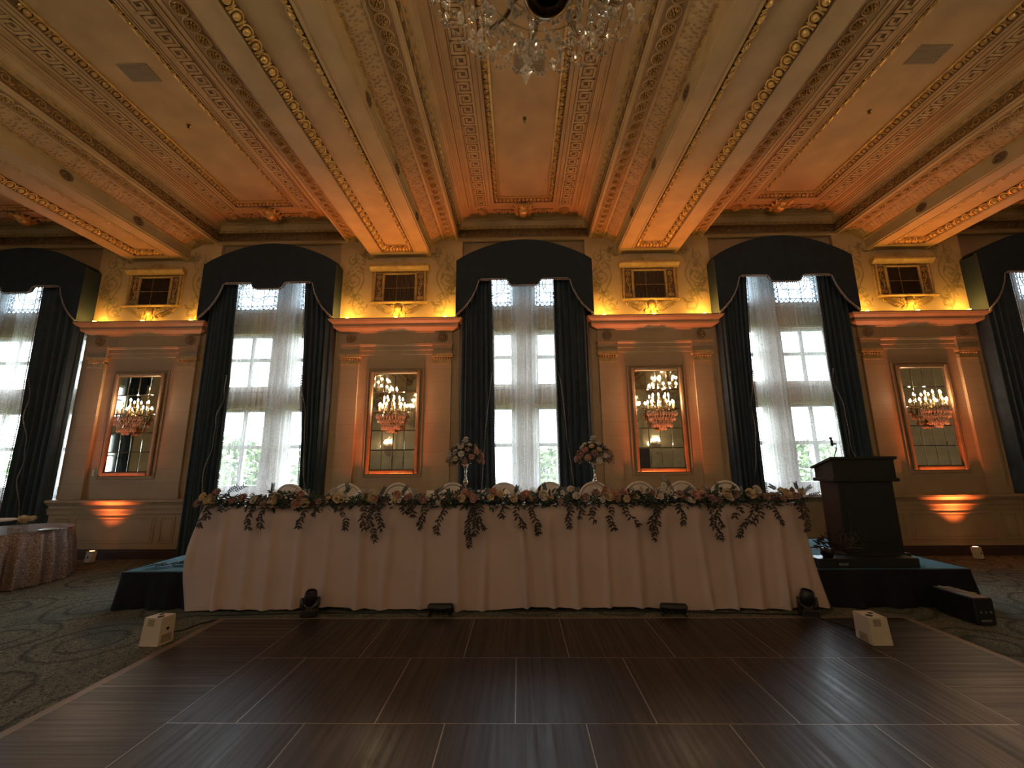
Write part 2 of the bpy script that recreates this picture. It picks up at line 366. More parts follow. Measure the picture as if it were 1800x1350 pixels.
# relief helpers that work in a local frame: x along, y across, z out of the surface
def egg_unit(mb, M, pitch, width):
    e = pitch/2
    mb.ell((0, 0, .014), (e*.52, width*.36, .036), 9, 6, M)
    pts = []
    for i in range(9):
        a = PI+PI*i/8; pts.append((e*.80*math.cos(a), -width*.02+width*.44*math.sin(a)*1.0, .016))
    pts = [(-e*.74, width*.40, .014)]+pts+[(e*.74, width*.40, .014)]
    mb.tube(pts, .0115, 5, True, M)
    mb.add([(e, width*.42, .004), (e+.016, -.1*width, .012), (e, -width*.48, .008), (e-.016, -.1*width, .012), (e, -.05*width, .034)], [(0, 3, 4), (0, 4, 1), (1, 4, 2), (2, 4, 3)], M)
def key_run(mb, M, n, g, sw, h, flip=False):
    # fret of raised strips; grid step g, strip width sw, 4g per unit, 5 rows
    def seg(a, b):
        x0, x1 = sorted((a[0]*g, b[0]*g)); y0, y1 = sorted((a[1]*g, b[1]*g)); mb.box(x0-sw/2, x1+sw/2, y0-sw/2, y1+sw/2, 0, h, M)
    for k in range(n):
        o = 4*k; P = [(o, 0), (o, 4), (o+3, 4), (o+3, 1), (o+1, 1), (o+1, 3), (o+2, 3)]
        if flip: P = [(p[0], 4-p[1]) for p in P]
        for a, b in zip(P, P[1:]): seg(a, b)
    yb = 4 if flip else 0
    seg((0, yb), (4*n, yb)); seg((4*n, 0), (4*n, 4))
def rosette_mesh(name, r, petals, mats, ring=True):
    mb = MB()
    if ring:
        pr = [(r*1.04, 0), (r*1.02, .014), (r*.94, .020), (r*.86, .014), (r*.84, 0)]; mb.lathe(pr, 18)
    mb.cur = 1
    mb.cur = 2 if len(mats) > 2 else 1; mb.lathe([(r*.86, .002), (r*.5, .003), (0, .004)], 16); mb.cur = 1; mb.lathe([(r*.78, .0), (r*.74, .014), (r*.66, .012), (r*.62, .003)], 16)
    for i in range(petals):
        a = 2*PI*i/petals; mb.ell((r*.44, 0, .010), (r*.22, r*.14, .022), 6, 4, RZ(a))
    mb.ell((0, 0, .012), (r*.17, r*.17, .026), 8, 5)
    return mb.mesh(name, mats, True)
# ------------------------------------------------------------------ floor
fl = MB(); fl.box(XL-.3, XR+.3, YBACK-.3, 8.7, -.1, 0); tag(fl.build('floor', 'carpet'), 'patterned green and gold ballroom carpet', kind='structure')
# ------------------------------------------------------------------ ceiling
ceil = struct('ceiling', 'coffered ceiling with deep gilded beams')
ZS, ZG, ZC, ZP = 5.92, 6.30, 6.70, 6.765          # beam soffit, guilloche soffit, coffer plane, sunk panel
SIDE = [(.61, ZS), (.61, 5.945), (.63, 5.95), (.63, 5.975), (.615, 5.985), (.615, 6.15), (.64, 6.16), (.64, 6.185), (.655, 6.19), (.70, 6.215), (.78, 6.25), (.865, 6.30),
        (.87, 6.288), (.90, 6.288), (.905, ZG), (1.135, ZG), (1.14, 6.288), (1.17, 6.288), (1.185, 6.30), (1.185, 6.33), (1.20, 6.34), (1.20, 6.52), (1.225, 6.525), (1.225, 6.55), (1.255, 6.555),
        (1.265, 6.60), (1.295, 6.65), (1.315, 6.655), (1.315, 6.675), (1.34, 6.68), (1.34, ZC)]
OC = 1.34                                        # offset from beam axis where the flat coffer starts
def beam_mesh():
    mb = MB(); Y1 = 8.0
    for s in (1, -1):
        mb.prism([(s*a, b) for a, b in SIDE], YBACK, Y1, 'y', False, False)
        mb.prism([(s*.33, ZS), (s*.61, ZS)], YBACK, Y1, 'y', False, False)
        mb.add([(s*.33, YBACK, ZS), (s*.33, 7.70, ZS), (s*.345, 7.70, ZS-.012), (s*.345, YBACK, ZS-.012)], [(0, 1, 2, 3)])
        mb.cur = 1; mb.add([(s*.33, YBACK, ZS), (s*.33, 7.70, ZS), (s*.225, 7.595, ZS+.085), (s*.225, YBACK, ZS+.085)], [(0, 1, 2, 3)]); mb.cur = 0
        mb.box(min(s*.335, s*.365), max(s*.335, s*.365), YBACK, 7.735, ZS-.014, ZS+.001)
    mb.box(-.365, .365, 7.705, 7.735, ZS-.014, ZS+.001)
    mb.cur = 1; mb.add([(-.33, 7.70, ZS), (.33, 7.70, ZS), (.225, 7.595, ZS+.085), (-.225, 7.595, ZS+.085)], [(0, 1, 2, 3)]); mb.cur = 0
    mb.add([(-.33, 7.70, ZS), (.33, 7.70, ZS), (.33, Y1, ZS), (-.33, Y1, ZS)], [(0, 1, 2, 3)])
    mb.add([(-.225, YBACK, ZS+.085), (.225, YBACK, ZS+.085), (.225, 7.595, ZS+.085), (-.225, 7.595, ZS+.085)], [(0, 1, 2, 3)])
    mb.box(-.24, .24, 7.57, 7.60, ZS+.075, ZS+.084)
    return mb.mesh('beam', ['ceiling_cream', 'egg_ground'])
def beam_eggs():
    mb = MB(); p = .145; n = int((7.62-1.0)/p); k = 1/math.hypot(.105, .085)
    for s in (1, -1):
        ey = Vector((s*.105*k, 0, -.085*k)); ex = Vector((0, s, 0)); ez = ex.cross(ey)
        for i in range(n): egg_unit(mb, frame_axes((s*.2775, 7.56-i*p, ZS+.0425), ex, ey, ez), p, .125)
    ey = Vector((0, .105*k, -.085*k)); ex = Vector((-1, 0, 0)); ez = ex.cross(ey)
    for i in range(4): egg_unit(mb, frame_axes(((i-1.5)*.13, 7.6475, ZS+.0425), ex, ey, ez), .13, .125)
    return mb.mesh('egg_molding', 'gold_leaf', True)
def acanthus():
    # carved leaf cove: rounded ridges parted by thin grooves in a darker brown
    mb = MB(); P = .255; n = 27; nu, nv = 30, 16; N_ = nu*n
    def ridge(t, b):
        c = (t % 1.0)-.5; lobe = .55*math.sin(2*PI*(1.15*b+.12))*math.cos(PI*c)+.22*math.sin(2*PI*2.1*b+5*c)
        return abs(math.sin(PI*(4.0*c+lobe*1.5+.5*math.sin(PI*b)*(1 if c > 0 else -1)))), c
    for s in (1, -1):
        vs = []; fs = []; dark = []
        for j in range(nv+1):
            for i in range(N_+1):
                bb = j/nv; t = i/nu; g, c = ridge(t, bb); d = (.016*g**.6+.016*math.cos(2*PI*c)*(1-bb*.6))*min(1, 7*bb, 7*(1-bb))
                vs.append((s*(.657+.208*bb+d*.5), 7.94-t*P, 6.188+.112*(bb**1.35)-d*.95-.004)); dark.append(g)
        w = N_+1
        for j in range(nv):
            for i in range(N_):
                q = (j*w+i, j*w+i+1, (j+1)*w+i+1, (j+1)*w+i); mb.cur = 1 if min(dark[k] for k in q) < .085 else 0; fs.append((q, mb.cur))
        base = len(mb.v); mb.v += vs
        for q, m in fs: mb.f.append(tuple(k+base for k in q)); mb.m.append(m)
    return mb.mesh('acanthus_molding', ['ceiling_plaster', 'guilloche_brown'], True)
def beads():
    mb = MB(); y = 7.9; 
    while y > 1.0:
        for s in (1, -1):
            mb.cbox((s*.648, y, 6.175), (.010, .040, .010)); mb.cbox((s*.648, y-.062, 6.175), (.009, .010, .009)); mb.cbox((s*.648, y-.088, 6.175), (.009, .010, .009))
            mb.cbox((s*1.235, y-.03, 6.538), (.012, .038, .011))
        y -= .135
    return mb.mesh('bead_molding', 'gold_leaf')
def running_scroll(mb, M, n, p, h, r=.010):
    for k in range(n):
        cx = (k+.5)*p; pts = spiral(cx, h*.5, h*.10, h*.40, PI*.2, PI*3.2, 16)
        pts = pts+[(cx-p*.42, h*.30), (cx-p*.5, h*.12)]
        mb.tube([(a, b, .006) for a, b in pts], r, 4, False, M)
        mb.leaf(M @ Vector((cx+p*.30, h*.2, .008)), (M.to_3x3() @ Vector((.3, 1, 0))), M.to_3x3() @ Vector((0, 0, 1)), h*.6, h*.35)
def beam_friezes():
    mb = MB(); p = .20; n = 33
    for s in (1, -1):
        ex = Vector((0, 1, 0)) if s > 0 else Vector((0, 1, 0)); ey = Vector((0, 0, 1)); ez = Vector((s, 0, 0))
        running_scroll(mb, frame_axes((s*1.20, 7.9-n*p, 6.34), ex, ey, ez), n, p, .18)
    return mb.mesh('scroll_frieze', 'gold_dark', True)
def band(mb, s):  # dark ground behind the running scroll
    mb.box(min(s*1.198, s*1.203), max(s*1.198, s*1.203), YBACK, 7.94, 6.345, 6.518)
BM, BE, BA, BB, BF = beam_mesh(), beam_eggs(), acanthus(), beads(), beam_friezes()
_b = MB(); band(_b, 1); band(_b, -1); BG = _b.mesh('frieze_ground', 'bronze_relief')
_b = MB()
for s in (1, -1): _b.box(min(s*.905, s*1.135), max(s*.905, s*1.135), YBACK, 7.95, ZG-.002, ZG+.002)
BGU = _b.mesh('guilloche_ground', 'guilloche_brown')
ROS = rosette_mesh('rosette', .080, 8, ['ceiling_cream', 'gold_dark', 'egg_ground'])
KNOB = rosette_mesh('side_rosette', .10, 7, ['groove_brown', 'bronze_relief'], False)
for k in range(-3, 3):
    c = XC+(k+.5)*BAY
    b = put('beam', BM, ceil, (c, 0, 0))
    if k in (-3, 2): continue
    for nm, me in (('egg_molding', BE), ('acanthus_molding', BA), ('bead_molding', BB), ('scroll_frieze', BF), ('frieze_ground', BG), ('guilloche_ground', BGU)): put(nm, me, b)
    for s in (1, -1):
        y = 7.83
        while y > 2.9:
            put('rosette', ROS, b, (s*1.02, y, ZG-.002), (PI, 0, random.random()*.7)); y -= .165
        for yy in (6.73, 5.51, 4.29, 3.07): put('side_rosette', KNOB, b, (s*.616, yy, 6.075), (0, s*PI/2, 0), (.9, 1.2, .9))
# coffers
WF = BAY/2-OC     # half width of flat coffer = 1.2175
def coffer_mesh():
    mb = MB(); ye = 7.79
    def strip(x0, x1, y0, y1, z=ZC): mb.add([(x0, y0, z), (x1, y0, z), (x1, y1, z), (x0, y1, z)], [(0, 1, 2, 3)])
    PAN = [(3.40, 7.285), (-.75, 2.80), (-5.6, -1.4)]
    strip(-WF-.01, -.58, YBACK, 8.0); strip(.58, WF+.01, YBACK, 8.0)
    ys = [8.0]
    for a, b in PAN:
        strip(-.58, .58, b, ys[-1]); ys.append(a)
        A = [(-.58, a), (.58, a), (.58, b), (-.58, b)]; I = [(-.49, a+.09), (.49, a+.09), (.49, b-.09), (-.49, b-.09)]
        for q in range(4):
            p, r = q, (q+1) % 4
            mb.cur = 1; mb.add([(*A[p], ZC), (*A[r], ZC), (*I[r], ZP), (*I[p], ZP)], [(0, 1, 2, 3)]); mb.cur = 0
        strip(-.49, .49, a+.09, b-.09, ZP)
        for x in (-.60, .58): mb.box(x, x+.02, a-.02, b+.02, ZC-.012, ZC)
        mb.box(-.6, .6, b, b+.02, ZC-.012, ZC); mb.box(-.6, .6, a-.02, a, ZC-.012, ZC)
    strip(-.58, .58, YBACK, ys[-1])
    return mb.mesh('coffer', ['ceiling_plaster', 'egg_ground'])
def coffer_lines():
    mb = MB()
    for s in (1, -1):
        for w, d in ((1.03, .016), (1.06, .010), (1.17, .014)): mb.box(s*w-.008, s*w+.008, YBACK, 7.78, ZC-d, ZC)
    return mb.mesh('coffer_fillet', 'ceiling_plaster')
def coffer_gilt():
    mb = MB()
    for a, b in ((3.40, 7.285), (-.75, 2.80), (-5.6, -1.4)):
        for s in (1, -1): mb.box(s*.480-.014, s*.480+.014, a+.09, b-.09, ZP-.030, ZP)
        mb.box(-.49, .49, b-.114, b-.086, ZP-.030, ZP); mb.box(-.49, .49, a+.086, a+.114, ZP-.030, ZP)
    return mb.mesh('gilt_fillet', 'gold_leaf')
def coffer_eggs():
    mb = MB(); p = .15; k = 1/math.hypot(.09, .065)
    for a, b in ((3.40, 7.285), (-.75, 2.80)):
        n = int((b-a-.2)/p)
        for s in (1, -1):
            ey = Vector((s*.09*k, 0, -.065*k)); ex = Vector((0, s, 0)); ez = ex.cross(ey)
            for i in range(n): egg_unit(mb, frame_axes((s*.535, b-.14-i*p, (ZC+ZP)/2), ex, ey, ez), p, .105)
        for yy, s in ((b-.045, 1), (a+.045, -1)):
            ey = Vector((0, s*.09*k, -.065*k)); ex = Vector((-s, 0, 0)); ez = ex.cross(ey)
            for i in range(7): egg_unit(mb, frame_axes(((i-3)*p, yy, (ZC+ZP)/2), ex, ey, ez), p, .105)
    return mb.mesh('egg_molding', 'gold_dark', True)
def coffer_key():
    mb = MB(); g, sw, h = .0458, .033, .014
    for s in (1, -1):
        n = 24; ex = Vector((0, -1, 0)); ey = Vector((s, 0, 0)); ez = Vector((0, 0, -1)); M = frame_axes((s*.725, 7.37, ZC), ex, ey, ez)
        key_run(mb, M, n, g, sw, h)
        M = frame_axes((s*.58, 7.70 if 1 else 0, ZC), Vector((-s, 0, 0)), Vector((0, -1, 0)), Vector((0, 0, -1))); key_run(mb, M, 2, g*.98, sw, h)
    return mb.mesh('greek_key', 'ceiling_cream')
def key_ground():
    mb = MB()
    for s in (1, -1):
        x0, x1 = sorted((s*.70, s*.935)); mb.box(x0, x1, 7.37-24*4*.0458-.03, 7.395, ZC-.003, ZC+.001)
        x0, x1 = sorted((s*.60, s*.19)); mb.box(x0, x1, 7.495, 7.725, ZC-.003, ZC+.001)
        for w in (.955, 1.09): mb.box(s*w-.006, s*w+.006, 2.6, 7.42, ZC-.003, ZC+.001)
        mb.box(s*.635-.005, s*.635+.005, 2.6, 7.3, ZC-.003, ZC+.001)
    return mb.mesh('key_ground', 'groove_brown')
def cartouche():
    mb = MB(); rnd = random.Random(3)
    mb.ell((0, 0, -.06), (.10, .13, .10), 10, 8); mb.ell((0, .13, -.05), (.07, .06, .06), 8, 6); mb.ell((0, -.12, -.045), (.07, .07, .05), 8, 6)
    for s in (1, -1):
        mb.tube([(s*a*1.0, -.17+b, -.03-.02*i/12) for i, (a, b) in enumerate(spiral(.07, 0, .05, .012, -PI/2, PI*1.6, 12))], .014, 5)
        for i, a in enumerate((-.9, -.45, 0, .45, .9)):
            mb.leaf((s*.06, .02+a*.08, -.05), (s*math.cos(a), math.sin(a), -.15), (0, 0, -1), .17, .08, .35)
        mb.ell((s*.12, .10, -.04), (.035, .035, .04), 7, 5)
    for i in range(5):
        a = -PI/2+(i-2)*.45; mb.leaf((0, .10, -.05), (math.cos(a+PI), -math.sin(a), -.2), (0, 0, -1), .17, .07, .3)
    for i in range(3): mb.leaf((0, -.13, -.04), ((i-1)*.6, -1, 0), (0, 0, -1), .15, .07, -.2)
    return mb.mesh('cartouche', 'gold_leaf', True)
def wall_cornice():   # the coffer cornice returned along the window wall
    mb = MB(); L = BAY/2-1.19
    prof = [(7.99, 6.26), (7.93, 6.262), (7.915, 6.285), (7.915, 6.30), (7.945, 6.31), (7.945, 6.335), (7.93, 6.34), (7.93, 6.52), (7.905, 6.525), (7.905, 6.55), (7.875, 6.555), (7.865, 6.60), (7.835, 6.65), (7.815, 6.655), (7.815, 6.675), (7.79, 6.68), (7.79, ZC)]
    mb.prism(prof, -L, L, 'x', False, False); return mb.mesh('wall_cornice', 'ceiling_plaster')
def wall_frieze():
    mb = MB(); n = 13; p = 2*(BAY/2-1.21)/n; running_scroll(mb, frame_axes((-n*p/2, 7.928, 6.34), (1, 0, 0), (0, 0, 1), (0, -1, 0)), n, p, .18)
    mb.box(-n*p/2, n*p/2, 7.926, 7.929, 6.345, 6.518)
    return mb.mesh('wall_scroll_frieze', 'bronze_relief', True)
def wall_beads():
    mb = MB()
    for i in range(20): mb.cbox(((i-9.5)*.134, 7.90, 6.538), (.038, .012, .011))
    return mb.mesh('wall_bead_molding', 'gold_leaf')
CM, CL, CG, CE, CK, CGR, CC, CW, CF, CB = coffer_mesh(), coffer_lines(), coffer_gilt(), coffer_eggs(), coffer_key(), key_ground(), cartouche(), wall_cornice(), wall_frieze(), wall_beads()
CROS = rosette_mesh('corner_rosette', .10, 10, ['gold_dark', 'gold_leaf'])
VENT = MB()
VENT.bevbox(-.2, .2, -.125, .125, -.012, 0, .004)
for i in range(9): VENT.box(-.18, .18, -.105+i*.025, -.098+i*.025, -.016, -.012)
VENT = VENT.mesh('air_vent', 'vent_grey')
SPR = MB(); SPR.lathe([(0, -.0), (.03, -.002), (.03, -.012), (.012, -.014), (.012, -.05), (.0, -.05)], 10); SPR.lathe([(0, -.058), (.026, -.058), (.026, -.062), (0, -.062)], 10); SPR.box(-.016, -.010, -.003, .003, -.06, -.014); SPR.box(.010, .016, -.003, .003, -.06, -.014)
SPR = SPR.mesh('sprinkler', 'brass_dark')
WHICH = {-2: 'at the far left edge', -1: 'in the coffer left of centre', 0: 'in the central coffer', 1: 'in the coffer right of centre', 2: 'at the far right edge'}
for k in range(-2, 3):
    c = put('coffer', CM, ceil, (WIN[k], 0, 0))
    for nm, me in (('coffer_fillet', CL), ('gilt_fillet', CG), ('egg_molding', CE), ('greek_key', CK), ('key_ground', CGR), ('wall_cornice', CW), ('scroll_frieze', CF), ('bead_molding', CB)): put(nm, me, c)
    put('cartouche', CC, c, (0, 7.50, ZC)); 
    for s in (1, -1): put('corner_rosette', CROS, c, (s*.83, 7.56, ZC), (PI, 0, 0), (1, 1, 2.2))
    if abs(k) < 2:
        tag(put('ceiling_vent', VENT, None, (WIN[k]+(.03 if k else .05), 4.48, ZP)), 'flat grey air vent '+WHICH[k], 'air vent', 'ceiling air vents')
        tag(put('sprinkler', SPR, None, (WIN[k], 5.34, ZP)), 'small dark fire sprinkler head '+WHICH[k], 'sprinkler', 'ceiling sprinklers')
_b = MB(); _b.box(XL-.3, XR+.3, YBACK-.3, 8.7, 6.9, 7.0)
_b.build('ceiling_slab', 'ceiling_plaster', ceil)
# ------------------------------------------------------------------ window wall
wall = struct('wall_front', 'painted window wall with pilastered piers')
HP = 1.28
def pier_tree():
    # built around x=0, wall_front > pier > ornaments
    mb = MB()
    mb.box(-HP, HP, YW, 8.62, 0, 6.3)
    # rounded window-side edges
    for s in (1, -1): mb.lathe([(.05, 0), (.05, 6.28)], 8, T(s*(HP-.04), YW+.045, 0))
    pier = mb.build('pier', 'pier_paint', wall)
    mb = MB(); mb.box(-HP-.002, HP+.002, YW-.006, YW, 4.49, 6.3); mb.build('upper_panel', 'upper_wall', pier)
    # wainscot, dado, baseboard
    mb = MB(); mb.box(-HP, HP, 7.885, YW, .17, .80)
    prof = [(YW, .77), (7.88, .775), (7.865, .80), (7.865, .86), (7.845, .865), (7.84, .885), (7.87, .90), (7.87, .955), (7.835, .965), (7.82, 1.0), (7.79, 1.01), (7.79, 1.045), (7.80, 1.055), (YW, 1.06)]
    mb.prism(prof, -HP-.03, HP+.03, 'x'); mb.build('dado_rail', 'wood_trim', pier)
    mb = MB(); prof = [(YW, 0), (7.86, 0), (7.86, .135), (7.87, .15), (7.885, .165), (YW, .165)]; mb.prism(prof, -HP, HP, 'x'); mb.build('baseboard', 'baseboard_brown', pier)
    mb = MB(); prof = [(7.885, .165), (7.858, .17), (7.855, .185), (7.868, .20), (7.885, .205)]; mb.prism(prof, -HP, HP, 'x'); mb.build('base_molding', 'wood_trim', pier)
    for x0, x1 in ((-1.14, -.86), (-.76, .76), (.86, 1.14)):
        mb = MB(); z0, z1 = .27, .74
        for a, b, c, d in ((x0, x1, z1-.03, z1), (x0, x1, z0, z0+.03), (x0, x0+.03, z0+.03, z1-.03), (x1-.03, x1, z0+.03, z1-.03)): mb.bevbox(a, b, 7.868, 7.89, c, d, .007)
        mb.bevbox(x0+.05, x1-.05, 7.877, 7.89, z0+.05, z1-.05, .006)
        mb.build('wainscot_panel', 'wood_trim', pier)
    # pilasters
    for s in (1, -1):
        x0, x1 = sorted((s*.745, s*1.10)); mb = MB()
        mb.box(x0, x1, 7.895, YW, 1.06, 3.62)
        pl = mb.build('pilaster', 'pier_paint', pier)
        mb = MB(); mb.box(x0-.03, x1+.03, 7.87, YW, 1.06, 1.16); mb.box(x0-.015, x1+.015, 7.885, YW, 1.16, 1.20); mb.build('pilaster_base', 'wood_trim', pl)
        mb = MB(); mb.box(x0-.008, x1+.008, 7.885, YW, 3.60, 3.625); mb.box(x0, x1, 7.89, YW, 3.62, 3.69)
        for q in range(7): mb.ell((x0+.03+q*.05, 7.885, 3.715), (.02, .018, .022), 7, 5)
        mb.box(x0-.015, x1+.015, 7.875, YW, 3.735, 3.75); mb.box(x0-.03, x1+.03, 7.855, YW, 3.75, 3.815)
        mb.build('capital', 'gilded_frame', pl)
        # entablature block over the pilaster
        mb = MB(); mb.box(x0-.01, x1+.01, 7.875, YW, 3.815, 3.90); mb.box(x0-.02, x1+.02, 7.865, YW, 3.90, 4.0); mb.box(x0-.035, x1+.035, 7.85, YW, 4.0, 4.04); mb.build('entablature_block', 'wood_trim', pl)
        put('frieze_rosette', FROS, pier, (s*.925, 7.899, 4.155), (PI/2, 0, 0), (1, 1, 1.6))
    mb = MB(); prof = [(YW, 3.815), (7.93, 3.82), (7.93, 3.90), (7.915, 3.905), (7.915, 3.985), (7.89, 3.995), (7.88, 4.03), (YW, 4.035)]; mb.prism(prof, -.75, .75, 'x'); mb.build('architrave', 'wood_trim', pier)
    mb = MB(); mb.box(-1.11, 1.11, 7.90, YW, 4.035, 4.27); mb.build('frieze', 'pier_paint', pier)
    # cornice with mitred returns
    pr = [(0, 4.255), (.02, 4.26), (.035, 4.285), (.13, 4.335), (.14, 4.355), (.145, 4.365), (.145, 4.41), (.16, 4.42), (.20, 4.45), (.215, 4.475), (.225, 4.48), (.225, 4.50), (.0, 4.505)]
    mb = MB(); x0, yf = 1.10, 7.90; rings = []
    for d, z in pr: rings.append([(-x0-d, YW+.01, z), (-x0-d, yf-d, z), (x0+d, yf-d, z), (x0+d, YW+.01, z)])
    vs = [p for r in rings for p in r]; fs = []
    for i in range(len(rings)-1):
        for j in range(3): fs.append((i*4+j, i*4+j+1, (i+1)*4+j+1, (i+1)*4+j))
    mb.add(vs, fs); mb.add([(-x0-.225, YW+.02, 4.503), (-x0-.225, yf-.225, 4.503), (x0+.225, yf-.225, 4.503), (x0+.225, YW+.02, 4.503)], [(0, 1, 2, 3)])
    mb.build('cornice', 'wood_trim', pier)
    # painted arabesques beside the vent
    mb = MB()
    def ribbon(pts, w0, w1):
        L = len(pts); vs = []; fs = []
        for i, (x, z) in enumerate(pts):
            a, b = pts[max(0, i-1)], pts[min(L-1, i+1)]; t = Vector((b[0]-a[0], b[1]-a[1])); t = t.normalized() if t.length else Vector((1, 0)); w = w0+(w1-w0)*i/(L-1)
            vs += [(x-t.y*w, YW-.008, z+t.x*w), (x+t.y*w, YW-.008, z-t.x*w)]
        mb.add(vs, [(2*i, 2*i+1, 2*i+3, 2*i+2) for i in range(L-1)])
    def pleaf(x, z, a, L, W):
        d = Vector((math.cos(a), math.sin(a))); n = Vector((-d.y, d.x)); p = Vector((x, z))
        q = [p, p+d*L*.35+n*W*.5, p+d*L*.75+n*W*.3, p+d*L, p+d*L*.75-n*W*.3, p+d*L*.35-n*W*.5]; mb.add([(v.x, YW-.008, v.y) for v in q], [(0, 1, 2, 3, 4, 5)])
    rnd = random.Random(5)
    for s in (1, -1):
        def R(pts, w0=.020, w1=.009): ribbon([(s*a, b) for a, b in pts], w0, w1)
        R(spiral(.80, 4.78, .03, .15, 0, PI*2.6)); R(spiral(.98, 5.42, .03, .17, PI, PI*3.7)); R(spiral(.86, 5.02, .02, .09, PI*.5, PI*3)); R(spiral(1.0, 5.86, .02, .12, 0, PI*2.4))
        R([(.86+.10*math.sin(i*.35), 4.62+i*.062) for i in range(24)], .018, .012); R([(1.05-.09*math.sin(i*.4), 4.9+i*.05) for i in range(22)], .014, .009)
        R(spiral(.74, 5.95, .02, .09, PI, PI*3.0), .009, .005)
        for i in range(110):
            z = 4.65+rnd.random()*1.4; x = .93+.17*math.sin(z*5)+rnd.uniform(-.10, .10); a = rnd.uniform(0, 2*PI)
            if 5.05 < z < 5.35 or 5.85 < z < 6.05 or i % 3 == 0: pleaf(s*x, z, a, rnd.uniform(.08, .17), rnd.uniform(.03, .055))
    for o in (-.5, .5):
        for i in range(5): pleaf(o+rnd.uniform(-.08, .08), 5.93+rnd.uniform(-.03, .05), rnd.uniform(-.6, .6)+(PI if o < 0 else 0), .10, .03)
    mb.build('painted_scroll', 'scroll_paint', pier)
    return pier
FROS = rosette_mesh('frieze_rosette', .095, 8, ['wood_trim', 'wood_trim'])
p0 = pier_tree(); p0.location.x = PIERS[0]
for x in PIERS[1:]:
    c = tree(p0, wall); c.location.x = x
# outermost (unseen) pier strips, spandrels over the windows, apron walls under the sills
mb = MB(); mb.box(XL-.3, WIN[-2]-1.28, YW, 8.62, 0, 6.9); mb.box(WIN[2]+1.28, XR+.3, YW, 8.62, 0, 6.9); mb.build('end_pier', 'pier_paint', wall)
for k in WIN:
    x = WIN[k]; mb = MB(); n = 24; vs = []
    # spandrel with an arched underside
    top = 6.9; pts = [(-1.30, 5.45)]+[(-1.30+2.6*i/n, 5.55+.45*math.sin(PI*i/n)) for i in range(n+1)]+[(1.30, 5.45)]
    poly = [(a, b) for a, b in pts]+[(1.30, top), (-1.30, top)]
    mb.prism(poly, 8.02, 8.62, 'y', True, True, T(x, 0, 0)); mb.build('spandrel', 'spandrel_paint', wall)
    mb = MB(); mb.box(x-1.29, x+1.29, 8.20, 8.62, 0, 1.0); mb.box(x-1.29, x+1.29, 8.17, 8.2, 0, .16); mb.bevbox(x-1.0, x+1.0, 8.18, 8.2, .26, .9, .008); mb.build('apron', 'wood_trim', wall)
